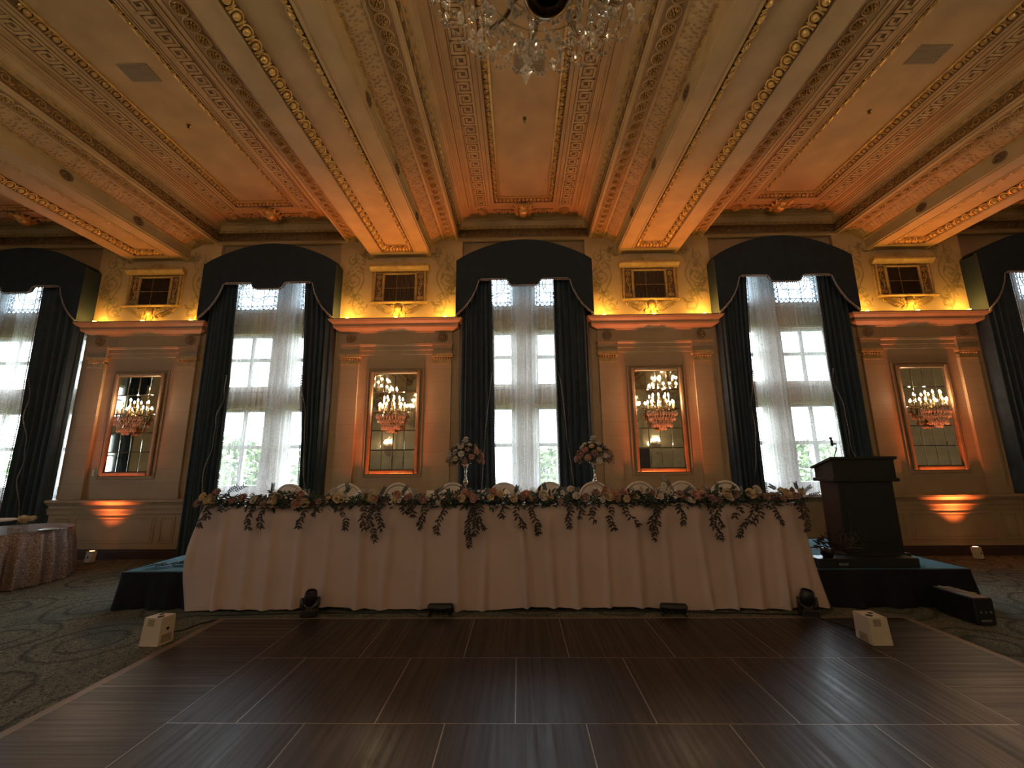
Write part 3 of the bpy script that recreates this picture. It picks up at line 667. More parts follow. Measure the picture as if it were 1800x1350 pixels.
# ------------------------------------------------------------------ windows
def window_tree(name):
    w = struct(name)
    Y = 8.45
    mb = MB(); mb.box(-1.29, 1.29, 8.05, 8.6, 1.0, 1.05); mb.bevbox(-1.29, 1.29, 8.0, 8.1, 1.005, 1.055, .008); mb.build('window_sill', 'window_white', w)
    mb = MB(); mb.box(-1.29, -1.17, Y-.06, Y+.06, 1.05, 6.3); mb.box(1.17, 1.29, Y-.06, Y+.06, 1.05, 6.3); mb.box(-1.17, 1.17, Y-.06, Y+.06, 1.05, 1.24); mb.build('window_frame', 'window_white', w)
    mb = MB(); mb.box(-.20, .20, Y-.10, Y+.08, 1.24, 6.3); mb.box(-.25, -.20, Y-.05, Y+.05, 1.24, 6.3); mb.box(.20, .25, Y-.05, Y+.05, 1.24, 6.3)
    for a in (-.10, .10): mb.box(a-.015, a+.015, Y-.115, Y-.10, 1.24, 6.3)
    mb.build('center_mullion', 'window_white', w)
    for z0, z1 in ((2.78, 3.26), (4.38, 4.98)):
        mb = MB(); mb.box(-1.17, 1.17, Y-.05, Y+.06, z0, z1); mb.bevbox(-1.17, 1.17, Y-.09, Y-.05, z1-.10, z1-.03, .01); mb.bevbox(-1.17, 1.17, Y-.09, Y-.05, z0+.03, z0+.10, .01)
        mb.box(-1.17, 1.17, Y-.065, Y-.05, (z0+z1)/2-.01, (z0+z1)/2+.01); mb.build('transom_panel', 'window_beige', w)
    for s in (1, -1):
        for z0, zm, z1 in ((1.24, 2.03, 2.78), (3.26, 3.86, 4.38)):
            mb = MB(); fx = lambda a, b, c, d: mb.box(min(s*a, s*b), max(s*a, s*b), Y-.035, Y+.03, c, d)
            fx(.25, .285, z0, z1); fx(.63, .72, z0, z1); fx(1.14, 1.17, z0, z1); fx(.285, .63, z0, z0+.03); fx(.72, 1.14, z0, z0+.03); fx(.285, .63, z1-.03, z1); fx(.72, 1.14, z1-.03, z1); fx(.285, .63, zm-.035, zm+.035); fx(.72, 1.14, zm-.035, zm+.035)
            sh = mb.build('sash', 'window_white', w)
            for a, b in ((.285, .63), (.72, 1.14)):
                for c, d in ((z0+.03, zm-.035), (zm+.035, z1-.03)):
                    g = MB(); g.box(min(s*a, s*b), max(s*a, s*b), Y-.004, Y+.002, c, d); g.build('pane', 'window_glass', sh)
        # leaded transom light
        x0, x1 = sorted((s*.25, s*1.17)); g = MB(); g.box(x0, x1, Y-.004, Y+.002, 4.98, 6.1); pn = g.build('leaded_pane', 'leaded_glass', w)
        mb = MB(); t = .011
        def seg(a, b): mb.tube([(a[0], Y-.012, a[1]), (b[0], Y-.012, b[1])], t, 4)
        cx, cz = (x0+x1)/2, 5.50; X0, X1, Z0, Z1 = x0+.10, x1-.10, 5.09, 5.95
        for R in (.30, .24):
            pts = [(cx+R*math.cos(a), Y-.012, cz+R*1.05*math.sin(a)) for a in [2*PI*i/28 for i in range(29)]]; mb.tube(pts, t, 4, False)
        for x in (x0+.02, X0, cx-.13, cx+.13, X1, x1-.02): seg((x, 4.99), (x, 6.1))
        for z in (5.0, Z0, 5.3, 5.5, 5.72, Z1): seg((x0, z), (x1, z))
        n = 9
        for i in range(n):
            a = x0+(x1-x0)*i/n; d = (x1-x0)/n; seg((a, 5.0), (a+d/2, Z0)); seg((a+d/2, Z0), (a+d, 5.0))
        for xx0, xx1 in ((x0, X0), (X1, x1)):
            for i in range(8):
                z = Z0+i*.105; seg((xx0, z), (xx1, z+.05)); seg((xx1, z+.05), (xx0, z+.105))
        for i in range(8):
            a = 2*PI*i/8+.2; seg((cx+.24*math.cos(a), cz+.25*math.sin(a)), (cx+.30*math.cos(a+.15), cz+.315*math.sin(a+.15)))
        mb.build('leading', 'lead_came', pn)
    return w
w0 = window_tree('window_1'); w0.location.x = WIN[-2]
WINOBJ = {-2: w0}
for i, k in enumerate((-1, 0, 1, 2)):
    c = tree(w0); c.name = 'window_%d' % (i+2); c.location.x = WIN[k]; WINOBJ[k] = c
WN = {-2: 'window at the far left edge', -1: 'window left of centre', 0: 'central window', 1: 'window behind the podium', 2: 'window at the far right edge'}
for k, o in WINOBJ.items(): o['label'] = 'tall mullioned ' + WN[k]
# ------------------------------------------------------------------ sheers, drapes, valances
def sheer_panel(x0, x1, folds, amp, y, seed):
    r = random.Random(seed); ph = [r.uniform(0, 6.28) for _ in range(6)]; fr = [r.uniform(.7, 1.3) for _ in range(6)]; nx = int((x1-x0)*folds*2.2)+8; mb = MB()
    def fn(a, b):
        z = 1.02+b*4.9; x = x0+(x1-x0)*a; t = a*folds*(x1-x0)
        d = amp*(math.sin(t*fr[0]*1.9+ph[0])+.6*math.sin(t*fr[1]*3.3+ph[1]+b*.6)+.35*math.sin(t*fr[2]*6.1+ph[2]+b))
        return (x+.02*math.sin(b*2.2+ph[3]+a*5), y+d, z)
    mb.grid(fn, nx, 10); return mb
def sheer_tree(k, ov0, ov1, label):
    t = thing('sheer_curtain', label, 'curtain', (WIN[k], 0, 1.02), 0, 'sheer curtains')
    sheer_panel(-1.15, ov1, 20, .012, 8.20, 10+k).build('sheer_panel', 'sheer', t, True, (0, 0, -1.02)); sheer_panel(ov0, 1.15, 20, .012, 8.13, 30+k).build('sheer_panel', 'sheer', t, True, (0, 0, -1.02))
    # gathered double thickness where the panels meet
    sheer_panel(ov0+.05, ov1-.04, 44, .02, 8.165, 50+k).build('gathered_fold', 'sheer', t, True, (0, 0, -1.02))
    return t
OV = {-2: (-.55, -.05), -1: (-.20, .45), 0: (-.30, .25), 1: (-.50, .05), 2: (-.2, .4)}
SH = {}
for k in WIN: SH[k] = sheer_tree(k, *OV[k], 'pale translucent sheer curtain over the '+WN[k])
def interp(tab, z):
    for (z0, a), (z1, b) in zip(tab, tab[1:]):
        if z0 <= z <= z1: return a+(b-a)*(z-z0)/(z1-z0)
    return tab[0][1] if z < tab[0][0] else tab[-1][1]
def drape_tree(k, s, inner, label, seed):
    # s=-1 left drape, +1 right drape; inner: offset of the inner edge from the window axis against height
    r = random.Random(seed); t = thing('velvet_drape', label, 'curtain', (WIN[k]+s*.95, 7.8, 0), 0, 'dark velvet drapes')
    nf = r.choice((6, 7)); ph = r.uniform(0, 6); ph2 = r.uniform(0, 6); mb = MB(); ox, oy = WIN[k]+s*.95, 7.8
    def surf(a, z):
        i = interp(inner, z); x = i+((1.30 if (k, s) != (-2, 1) else 1.27)-i)*a; g = .045*(1-.35*z/5.4)
        y = 7.80+g*math.sin(a*nf*2*PI+ph+.25*math.sin(z*.9+ph2))+.5*g*math.sin(a*nf*3.7*PI+ph2+.2*z)
        if a > .90: y += (a-.90)/.10*((7.965 if (k, s) != (-2, 1) else 7.90)-y)
        return (s*x, y, z)
    mb.grid(lambda a, b: (lambda p: (WIN[k]+p[0]-ox, p[1]-oy, p[2]))(surf(a, .02+b*5.35)), 72, 26)
    mb.build('fabric', 'velvet_teal', t, True)
    mb = MB(); z = .3
    while z < 5.28:
        p = surf(0, z); mb.ell((WIN[k]+p[0]-ox-s*.012, p[1]-oy-.01, z), (.013, .013, .016), 5, 4); z += .034
    mb.build('beaded_edge', 'fringe', t, True)
    mb = MB(); z = .25
    while z < 3.4:
        f = (3.4-z)/3.15; a = .04+.42*f**.8+.015*math.sin(z*2.6+ph); p = surf(a, z); mb.ell((WIN[k]+p[0]-ox, p[1]-oy-.05, z), (.012, .012, .016), 5, 4); z += .034
    mb.build('trim_line', 'fringe', t, True)
    return t
INN = {(0, -1): [(0, .52), (1.3, .575), (2.6, .60), (5.4, .655)], (0, 1): [(0, .62), (1.3, .605), (2.8, .60), (5.4, .585)],
       (-1, -1): [(0, .60), (1.25, .65), (3.2, .65), (5.4, .72)], (-1, 1): [(0, .90), (1.3, .86), (2.3, .82), (3.15, .75), (3.6, .735), (4.3, .70), (5.4, .63)],
       (1, -1): [(0, .76), (1.3, .77), (3.0, .76), (4.2, .72), (5.4, .65)], (1, 1): [(0, .66), (1.8, .72), (3.4, .69), (5.4, .73)],
       (-2, 1): [(0, .52), (1.1, .50), (2.5, .50), (3.3, .44), (5.4, .36)], (-2, -1): [(0, .7), (5.4, .7)], (2, -1): [(0, .7), (2.5, .66), (5.4, .62)], (2, 1): [(0, .7), (5.4, .7)]}
DR = {}
for (k, s), tab in INN.items(): DR[k, s] = drape_tree(k, s, tab, 'dark teal velvet drape %s of the %s' % ('left' if s < 0 else 'right', WN[k]), 100+k*7+s)
def valance_tree(x, label):
    t = thing('window_valance', label, 'valance', (x, 7.62, 4.5), 0, 'arched velvet valances')
    half = [(0, 5.12), (.24, 5.12), (.29, 5.15), (.33, 5.235), (.37, 5.255), (.84, 5.255), (.90, 5.22), (.95, 5.05), (1.02, 4.90), (1.12, 4.74), (1.22, 4.63), (1.35, 4.50)]
    low = [(-a, b) for a, b in reversed(half)]+half[1:]
    n = 22; up = [(1.35-2.7*i/n, 5.66+.44*math.sin(PI*i/n)**.85) for i in range(n+1)]
    poly = low+up; mb = MB()
    mb.prism([(a, b-4.5) for a, b in poly], 0, .05, 'y'); mb.build('face_board', 'valance_velvet', t)
    mb = MB()
    for s in (1, -1): mb.box(min(s*1.31, s*1.35), max(s*1.31, s*1.35), .05, .40, 0, 5.64-4.5)
    for i in range(n):
        a, b = up[i], up[i+1]; mb.add([(a[0], .05, a[1]-4.5), (b[0], .05, b[1]-4.5), (b[0], .42, b[1]-4.5), (a[0], .42, a[1]-4.5)], [(0, 1, 2, 3)])
        mb.add([(a[0], .05, a[1]-4.54), (b[0], .05, b[1]-4.54), (b[0], .42, b[1]-4.54), (a[0], .42, a[1]-4.54)], [(3, 2, 1, 0)])
    mb.build('return_board', 'valance_velvet', t)
    mb = MB(); L = []
    for a, b in zip(low, low[1:]):
        d = math.hypot(b[0]-a[0], b[1]-a[1]); m = max(1, int(d/.036))
        for i in range(m): L.append((a[0]+(b[0]-a[0])*i/m, a[1]+(b[1]-a[1])*i/m))
    mb.tube([(a, -.006, b-4.5) for a, b in low], .010, 5)
    for a, b in L: mb.ell((a, .0, b-4.5-.026), (.013, .012, .017), 5, 4)
    mb.build('beaded_fringe', 'fringe', t, True)
    return t
v0 = valance_tree(WIN[-2], ''); VAL = {-2: v0}
for k in (-1, 0, 1, 2): c = tree(v0); c.location.x = WIN[k]; VAL[k] = c
for k in VAL: VAL[k]['label'] = 'arched black teal velvet valance above the '+WN[k]
# ------------------------------------------------------------------ side and back walls
wl = struct('wall_left', 'plain painted side wall with two windows'); WY = (3.0, -2.1)
mb = MB(); ys = [YBACK-.3, WY[1]-1.28, WY[1]+1.28, WY[0]-1.28, WY[0]+1.28, 8.7]
for i in (0, 2, 4): mb.box(XL-.5, XL, ys[i], ys[i+1], 0, 6.9)
for y in WY: mb.box(XL-.5, XL, y-1.28, y+1.28, 0, 1.0); mb.box(XL-.5, XL, y-1.28, y+1.28, 6.0, 6.9)
mb.build('side_pier', 'back_wall', wl)
for i, y in enumerate(WY):
    M = Matrix.Translation((XL-8.02, y, 0)) @ Matrix.Rotation(PI/2, 4, 'Z')
    nm = ('nearer the window wall', 'nearer the back wall')[i]
    # local +y (outwards) maps to -x
    R_ = Matrix.Rotation(PI/2, 4, 'Z'); base = Matrix.Translation((XL+8.0, y, 0)) @ R_
    def turned(o, dx=0):
        c = tree(o); L = Vector(o.location); L.x -= dx
        c.matrix_world = base @ Matrix.Translation(L); return c
    c = turned(WINOBJ[-2], WIN[-2]); c.name = 'window_%d' % (6+i); c['label'] = 'tall window in the side wall '+nm
    for s in (-1, 1): c = turned(DR[0, s], WIN[0]); c['label'] = 'velvet drape %s of the side wall window %s' % ('left' if s < 0 else 'right', nm)
    c = turned(VAL[0], WIN[0]); c['label'] = 'velvet valance of the side wall window '+nm
mb = MB(); mb.box(XR, XR+.3, YBACK-.3, 8.7, 0, 6.9); tag(mb.build('wall_right', 'back_wall'), 'plain painted side wall', kind='structure')
wb = struct('wall_back', 'painted back wall with pilasters'); mb = MB(); mb.box(XL, XR, YBACK-.3, YBACK, 0, 6.9); mb.build('back_face', 'back_wall', wb)
for i in range(11):
    x = XL+1.3+i*2.45; mb = MB(); mb.box(x-.18, x+.18, YBACK, YBACK+.06, 1.0, 5.4); mb.box(x-.22, x+.22, YBACK, YBACK+.09, 5.4, 5.7); mb.build('pilaster', 'back_wall', wb)
mb = MB(); mb.box(XL, XR, YBACK, YBACK+.1, 0, 1.0); mb.box(XL, XR, YBACK, YBACK+.14, .95, 1.03); mb.box(XL, XR, YBACK, YBACK+.25, 5.7, 6.0); mb.build('dado', 'wood_trim', wb)
for i, x in enumerate((-5.0, 1.4, 6.6)):
    mb = MB(); mb.box(x-.85, x+.85, YBACK+.1, YBACK+.16, 0, 2.55)
    for s in (1, -1): mb.bevbox(min(x+s*.08, x+s*.74), max(x+s*.08, x+s*.74), YBACK+.16, YBACK+.19, .2, 1.1, .01); mb.bevbox(min(x+s*.08, x+s*.74), max(x+s*.08, x+s*.74), YBACK+.16, YBACK+.19, 1.25, 2.4, .01)
    tag(mb.build('door_%d' % (i+1), 'door_wood'), 'dark double door in the back wall', kind='structure')
# ------------------------------------------------------------------ outside
mb = MB(); mb.box(-70, 70, 9.2, 90, -3.2, -3.0); mb.box(-70, XL-1.5, -40, 9.2, -3.2, -3.0); tag(mb.build('ground_outside', 'lawn'), 'grass outside the windows', kind='structure')
def outdoor_tree(x, y, h, label, seed):
    r = random.Random(seed); t = thing('garden_tree', label, 'tree', (x, y, -3.0), 0, 'trees outside the windows')
    mb = MB(); mb.tube([(0, 0, 0), (.1, 0, h*.3), (0, .1, h*.6)], [.28, .2, .1], 7); mb.build('trunk', 'bark', t)
    mb = MB()
    for i in range(900):
        a, p, q = r.uniform(0, 2*PI), math.acos(r.uniform(-1, 1)), r.uniform(.6, 1)**.5
        c = Vector((2.6*q*math.sin(p)*math.cos(a), 2.6*q*math.sin(p)*math.sin(a), h*.62+h*.38*q*math.cos(p)))
        d = Vector((r.uniform(-1, 1), r.uniform(-1, 1), r.uniform(-1, .5))); mb.leaf(c, d, (r.uniform(-1, 1), r.uniform(-1, 1), 1), .6, .4)
    mb.build('crown', 'tree_leaf', t)
for i, (x, y, h, w) in enumerate(((-22, 32, 6.9, 'low'), (-15.5, 34, 6.4, 'broad'), (-30, 33, 6.8, 'small'), (2.9, 34, 6.0, 'round'), (24, 35, 6.6, 'tall'), (-38, 34, 7.2, 'far'))):
    outdoor_tree(x, y, h, '%s leafy green tree outside the %s' % (w, ('window left of centre', 'window left of centre', 'far left window', 'central window', 'window behind the podium', 'far left window')[i]), i)
# ------------------------------------------------------------------ on the piers: vent surrounds, mirrors, sconces, lamps
PN = ['leftmost pier', 'pier left of the central window', 'pier right of the central window', 'rightmost pier']
def scroll_line(mb, M, pts, r): mb.tube([(a, b, .0) for a, b in pts], r, 5, True, M)
def vent_tree():
    t = thing('vent_surround', '', 'vent grille', (0, YW, 4.6), 0, 'gilded vent surrounds'); D = lambda z: z-4.6
    mb = MB(); mb.box(-.32, .32, -.004, 0, D(4.92), D(5.53)); mb.build('dark_opening', 'hole_black', t)
    for i in range(24):
        x = -.30+i*.026
    mb = MB()
    for i in range(24): mb.box(-.303+i*.0258, -.290+i*.0258, -.03, -.005, D(4.93), D(5.52))
    o = mb.build('grille_slats', 'grille_dark', t)
    mb = MB(); mb.box(-.31, .31, -.036, -.03, D(5.22), D(5.232)); mb.box(-.065, -.056, -.036, -.03, D(4.93), D(5.52)); mb.build('grille_bar', 'gold_dark', t)
    mb = MB()
    for s in (1, -1):
        mb.bevbox(min(s*.31, s*.355), max(s*.31, s*.355), -.06, 0, D(4.90), D(5.55), .01); mb.bevbox(min(s*.50, s*.545), max(s*.50, s*.545), -.07, 0, D(4.90), D(5.58), .012); mb.bevbox(min(s*.55, s*.58), max(s*.55, s*.58), -.045, 0, D(4.92), D(5.58), .008)
    mb.bevbox(-.36, .36, -.06, 0, D(5.52), D(5.56), .01); mb.build('frame', 'gilded_frame', t)
    for s in (1, -1):
        mb = MB(); mb.box(min(s*.355, s*.50), max(s*.355, s*.50), -.02, 0, D(4.91), D(5.55)); p = mb.build('side_panel', 'bronze_relief', t)
        mb = MB(); M = frame_axes((s*.4275, -.03, D(4.92)), (s, 0, 0), (0, 0, 1), (0, -1, 0))
        pr = [(0, 0), (0, .012), (.03, .016), (.038, .008), (.038, 0)]
        mb.tube([(.036*math.cos(a), .55+.036*math.sin(a), .0) for a in [2*PI*i/12 for i in range(13)]], .012, 5, False, M); mb.ell((0, .55, 0), (.015, .015, .015), 6, 4, M)
        scroll_line(mb, M, [(.035*math.sin(i*.55), .50-i*.034) for i in range(12)], .011)
        for zc, d in ((.42, 1), (.30, -1), (.19, 1)): scroll_line(mb, M, spiral(d*.012, zc, .012, .042, 0, d*PI*1.7, 12), .010)
        for i, a in enumerate((.5, PI-.5, PI/2, 1.0, PI-1.0)):
            q = M @ Vector((0, .05, .0)); mb.leaf(q, M.to_3x3() @ Vector((math.cos(a), math.sin(a), .1)), (0, -1, 0), .10, .05)
        mb.build('scroll_carving', 'gold_leaf', p, True)
    mb = MB(); prof = [(0, D(5.58)), (-.07, D(5.585)), (-.09, D(5.61)), (-.14, D(5.65)), (-.15, D(5.665)), (-.15, D(5.70)), (0, D(5.71))]; mb.prism(prof, -.61, .61, 'x'); mb.build('hood', 'gilded_frame', t)
    mb = MB(); prof = [(0, D(4.865)), (-.10, D(4.87)), (-.13, D(4.885)), (-.13, D(4.905)), (0, D(4.91))]; mb.prism(prof, -.57, .57, 'x'); mb.build('shelf', 'gilded_frame', t)
    mb = MB()
    for i in range(7):
        a = PI*(i+.5)/7; mb.leaf((0, -.03, D(5.72)), (math.cos(a)*1.15, -.1, math.sin(a)*.75), (0, -1, 0), .18, .085, -.1)
    for s in (1, -1):
        for j in range(5):
            for q in (.15, .6): mb.leaf((s*(.09+j*.075), -.04, D(5.715)), (s*1, -.2, q-.03*j), (0, -1, 0), .15-.012*j, .06, .15)
        mb.tube([(s*a, -.03, D(b)) for a, b in spiral(.50, 5.755, .008, .04, 0, PI*2.2, 14)], .010, 5)
    mb.ell((0, -.04, D(5.74)), (.05, .03, .04), 8, 6); mb.build('crest', 'gilded_frame', t, True)
    mb = MB()   # bracket carving with a mask under the shelf
    mb.ell((0, -.07, D(4.77)), (.075, .06, .09), 10, 8); mb.ell((0, -.10, D(4.765)), (.016, .02, .02), 6, 5)
    for s in (1, -1): mb.ell((s*.024, -.102, D(4.795)), (.012, .010, .008), 6, 4)
    for i in range(11):
        a = -.35+(PI+.7)*i/10; mb.leaf((.06*math.cos(a), -.05, D(4.77)+.06*math.sin(a)), (math.cos(a), -.2, math.sin(a)), (0, -1, 0), .12, .05, -.1)
    for i in range(5): mb.leaf(((i-2)*.03, -.07, D(4.73)), ((i-2)*.4, -.2, -1), (0, -1, 0), .15, .05, .1)
    for s in (1, -1):
        scr = [(s*a, -.04, D(b)) for a, b in spiral(.22, 4.76, .02, .075, PI, -PI*1.0, 16)]; mb.tube(scr, .014, 5)
        for j in range(7):
            for q in range(3): mb.leaf((s*(.10+.05*j), -.05-.01*q, D(4.70+.022*j)), (s*(.9-.35*q), -.25, -.35+.55*q), (0, -1, 0), .13-.008*j, .055, .25)
        for j in range(5): mb.ell((s*(.12+.065*j), -.055, D(4.80+.008*j)), (.020-.002*j, .02, .020-.002*j), 7, 5)
        mb.tube([(s*(.25+.03*i), -.04, D(4.72+.10*math.sin(i*.28))) for i in range(9)], [.016-.0012*i for i in range(9)], 5)
        mb.tube([(s*a, -.04, D(b)) for a, b in spiral(.47, 4.82, .01, .035, -PI/2, PI*1.5, 12)], .011, 5)
    mb.build('bracket_carving', 'gold_leaf', t, True)
    return t
vt = vent_tree()
for i, x in enumerate(PIERS):
    c = vt if i == 0 else tree(vt); c.location.x = x; c['label'] = 'gilded carved vent surround high on the '+PN[i]
def mirror_tree():
    t = thing('wall_mirror', '', 'mirror', (0, YW, 1.49), 0, 'paned wall mirrors'); H = 2.0
    mb = MB()
    for a, b, c, d in ((-.50, -.43, 0, H), (.43, .50, 0, H), (-.43, .43, 0, .07), (-.43, .43, H-.07, H)): mb.bevbox(a, b, -.055, 0, c, d, .016)
    mb.build('frame', 'mirror_frame', t)
    mb = MB()
    for a, b, c, d in ((-.565, -.53, -.065, H+.065), (.53, .565, -.065, H+.065), (-.53, .53, -.065, -.03), (-.53, .53, H+.03, H+.065)): mb.bevbox(a, b, -.02, 0, c, d, .007)
    mb.build('outer_molding', 'wood_trim', t)
    mb = MB(); mb.box(-.43, .43, -.006, -.001, .07, H-.07); mb.build('backing', 'grille_dark', t)
    w, h = .86/4, (H-.14)/5; r = random.Random(9); g = MB(); bv = .012
    g.add([(-w/2+.002, -.008, -h/2+.002), (w/2-.002, -.008, -h/2+.002), (w/2-.002, -.008, h/2-.002), (-w/2+.002, -.008, h/2-.002), (-w/2+bv, -.013, -h/2+bv), (w/2-bv, -.013, -h/2+bv), (w/2-bv, -.013, h/2-bv), (-w/2+bv, -.013, h/2-bv)],
          [(4, 5, 6, 7), (0, 1, 5, 4), (1, 2, 6, 5), (2, 3, 7, 6), (3, 0, 4, 7)])
    me = g.mesh('pane', 'mirror_glass')
    for i in range(4):
        for j in range(5): put('pane', me, t, (-.43+w*(i+.5), 0, .07+h*(j+.5)), (r.uniform(-.006, .006), 0, r.uniform(-.006, .006)))
    return t
mt = mirror_tree()
for i, x in enumerate(PIERS):
    c = mt if i == 0 else tree(mt); c.location.x = x; c['label'] = 'tall gilt framed mirror of twenty panes on the '+PN[i]
# crystal pieces
def drop_mesh(name, r, h, n=6, m='crystal'):
    mb = MB(); mb.lathe([(0, 0), (r*.55, -h*.12), (r, -h*.45), (r*.8, -h*.72), (0, -h)], n); return mb.mesh(name, m)
def bead_string(mb, pts, r):
    for p in pts: mb.ell(p, (r, r, r*1.15), 5, 4)
DROP_S, DROP_L = drop_mesh('crystal_drop', .016, .06, 5), drop_mesh('crystal_drop', .022, .10, 6)
SDROP_S, SDROP_L = drop_mesh('crystal_drop', .018, .065, 5, 'crystal_sconce'), drop_mesh('crystal_drop', .024, .10, 6, 'crystal_sconce')
PEND = MB(); PEND.add([(0, 0, 0), (.020, 0, -.03), (0, .008, -.035), (-.020, 0, -.03), (0, -.008, -.035), (0, 0, -.085)], [(0, 4, 1), (0, 1, 2), (0, 2, 3), (0, 3, 4), (5, 1, 4), (5, 2, 1), (5, 3, 2), (5, 4, 3)]); PEND = PEND.mesh('crystal_drop', 'crystal')
def candle_parts(hc=.12, rc=.012):
    a = MB(); a.lathe([(.0, -.004), (.034, 0), (.036, .008), (.016, .010), (.014, .016), (0, .016)], 10); cup = a.mesh('candle_cup', 'brass_dark', True)
    a = MB(); a.lathe([(rc, .012), (rc, hc), (0, hc)], 8); wax = a.mesh('candle', 'candle_wax', True)
    a = MB(); a.lathe([(0, hc), (.008, hc+.004), (.0145, hc+.022), (.010, hc+.042), (0, hc+.062)], 8); blb = a.mesh('bulb', 'bulb', True)
    return cup, wax, blb
CUP, WAX, BULB = candle_parts()
def candle(t, loc):
    c = put('candle', WAX, t, loc); put('candle_cup', CUP, c); put('bulb', BULB, c); return c
def sconce_tree():
    t = thing('wall_sconce', '', 'wall light', (0, 7.845, 2.32), 0, 'crystal wall sconces'); rnd = random.Random(4)
    mb = MB(); mb.lathe([(0, -.055), (.05, -.05), (.07, -.02), (.075, .0), (.04, .03), (0, .035)], 12, T(0, .085, .30) @ RX(PI/2)); mb.tube([(0, .08, .30), (0, .04, .20), (0, 0, .24), (0, 0, .55)], .016, 7)
    mb.lathe([(0, .02), (.03, .03), (.05, .06), (.03, .10), (.02, .13), (.035, .16), (.02, .20), (0, .2)], 10)
    mb.build('stem', 'brass_dark', t, True)
    low = [(.245*math.cos(a), .0+.11*math.sin(a)-.0) for a in (PI, PI*1.2, PI*1.4, PI*1.6, PI*1.8, 2*PI)]
    up = [(.15*math.cos(a), .0+.10*math.sin(a)) for a in (PI*1.08, PI*1.36, PI*1.64, PI*1.92)]
    for pts, z, z0 in ((low, .33, .2), (up, .46, .36)):
        for x, y in pts:
            mb = MB(); mb.tube([(0, 0, z0), (x*.35, y*.35, z0-.05), (x*.75, y*.75, z0-.04), (x, y, z0+.03), (x, y, z)], .008, 5); mb.build('arm', 'brass_dark', t, True); candle(t, (x, y, z))
    # pierced basket of bead strings and drops
    mb = MB()
    for R, z in ((.27, .28), (.24, .17), (.16, .07), (.06, .02)):
        mb.tube([(R*math.cos(a), R*.36*math.sin(a)-.01, z) for a in [PI+PI*i/16 for i in range(17)]], .006, 4)
    mb.build('basket_ring', 'brass_dark', t, True)
    mb = MB()
    for i in range(15):
        a = PI+PI*i/14; c, s = math.cos(a), math.sin(a)*.36
        pts = []
        for (R0, z0), (R1, z1) in (((.27, .27), (.24, .17)), ((.24, .17), (.16, .07)), ((.16, .07), (.05, .015))):
            pts += [(c*(R0+(R1-R0)*q/4), s*(R0+(R1-R0)*q/4)-.01, z0+(z1-z0)*q/4-.012*math.sin(PI*q/4)) for q in range(4)]
        bead_string(mb, pts, .011)
    mb.build('bead_basket', 'crystal_sconce', t)
    for R, z, n, me in ((.275, .30, 15, SDROP_L), (.245, .18, 14, SDROP_S), (.17, .08, 10, SDROP_L), (.06, .03, 5, SDROP_L), (.20, .40, 9, SDROP_S)):
        for i in range(n):
            a = PI+PI*(i+.5)/n; put('crystal_drop', me, t, (R*math.cos(a), R*.36*math.sin(a)-.015, z), (rnd.uniform(-.1, .1), 0, rnd.uniform(0, 3)))
    mb = MB(); mb.ell((0, -.01, -.015), (.024, .02, .03), 8, 6); mb.build('finial', 'crystal', t)
    return t
st = sconce_tree()
for i, x in enumerate(PIERS):
    c = st if i == 0 else tree(st); c.location.x = x+(-.02 if i < 2 else .02); c['label'] = 'lit crystal candle sconce on the '+PN[i]
for i, x in enumerate(PIERS):  # added sconce copies that brighten the back wall behind the camera
    c = tree(st); c.location = (x, YBACK+.16, 2.32); c.rotation_euler = (0, 0, PI); c['label'] = '%s added crystal sconce brightening the back wall' % ('leftmost', 'inner left', 'inner right', 'rightmost')[i]
# floor uplights at the pier feet, and lamps lying on the cornices
def uplight_tree():
    t = thing('floor_uplight', '', 'uplight', (0, 7.58, 0), 0, 'white floor uplights'); mb = MB(); M = RX(-.10)
    mb.bevbox(-.055, .055, -.05, .05, .012, .20, .006, M); mb.build('housing', 'box_cream', t)
    mb = MB(); mb.lathe([(0, .206), (.032, .204), (.036, .20)], 14, M); mb.build('lens', 'uplight_lens', t)
    mb = MB(); mb.cbox((0, -.052, .10), (.013, .002, .013), M); mb.build('display', 'black_lens', t)
    mb = MB()
    for x in (-.045, .045):
        for y in (-.04, .04): mb.cbox((x, y, .008), (.008, .008, .008))
    mb.build('rubber_feet', 'black_plastic', t)
    return t
ut = uplight_tree()
for i, x in enumerate(PIERS):
    c = ut if i == 0 else tree(ut); c.location.x = x+(-.05 if i < 2 else .0); c.location.y = 7.58; c.rotation_euler.z = (.0, .1, -.1, .35)[i]
    c['label'] = 'small white uplight at the foot of the '+PN[i]
    lamp('uplight_beam', 'SPOT', c, (0, 0, .225), UPLIGHT, (1, .19, .05), rot=(PI-.05, 0, 0), spot_size=.95, spot_blend=1.0, shadow_soft_size=.03)
    lamp('uplight_flood', 'SPOT', c, (0, 0, .225), FLOOD, (1, .21, .06), rot=(PI-.02, 0, 0), spot_size=1.45, spot_blend=1.0, shadow_soft_size=.03)
def cornice_lamp_tree():
    t = thing('cornice_lamp', '', 'lamp', (0, 7.765, 4.503), 0, 'yellow cornice lamps'); mb = MB(); mb.bevbox(-1.12, 1.12, -.03, .03, 0, .022, .004); mb.build('bar', 'black_plastic', t)
    for x in (-.98, 0, .98): mb = MB(); mb.lathe([(.03, .02), (.032, .04), (.026, .044), (0, .045)], 12, T(x, 0, 0)); mb.build('lens', 'cornice_lens', t)
    return t
clt = cornice_lamp_tree()
for i, x in enumerate(PIERS):
    c = clt if i == 0 else tree(clt); c.location.x = x; c['label'] = 'yellow lamp bar lying on the cornice of the '+PN[i]
    for xx, e in ((-.98, 1.0), (0, .8), (.98, 1.0)): lamp('cornice_glow', 'POINT', c, (xx, 0, .085), CORNICE_LAMP*e, (1, .52, .085), shadow_soft_size=.03)
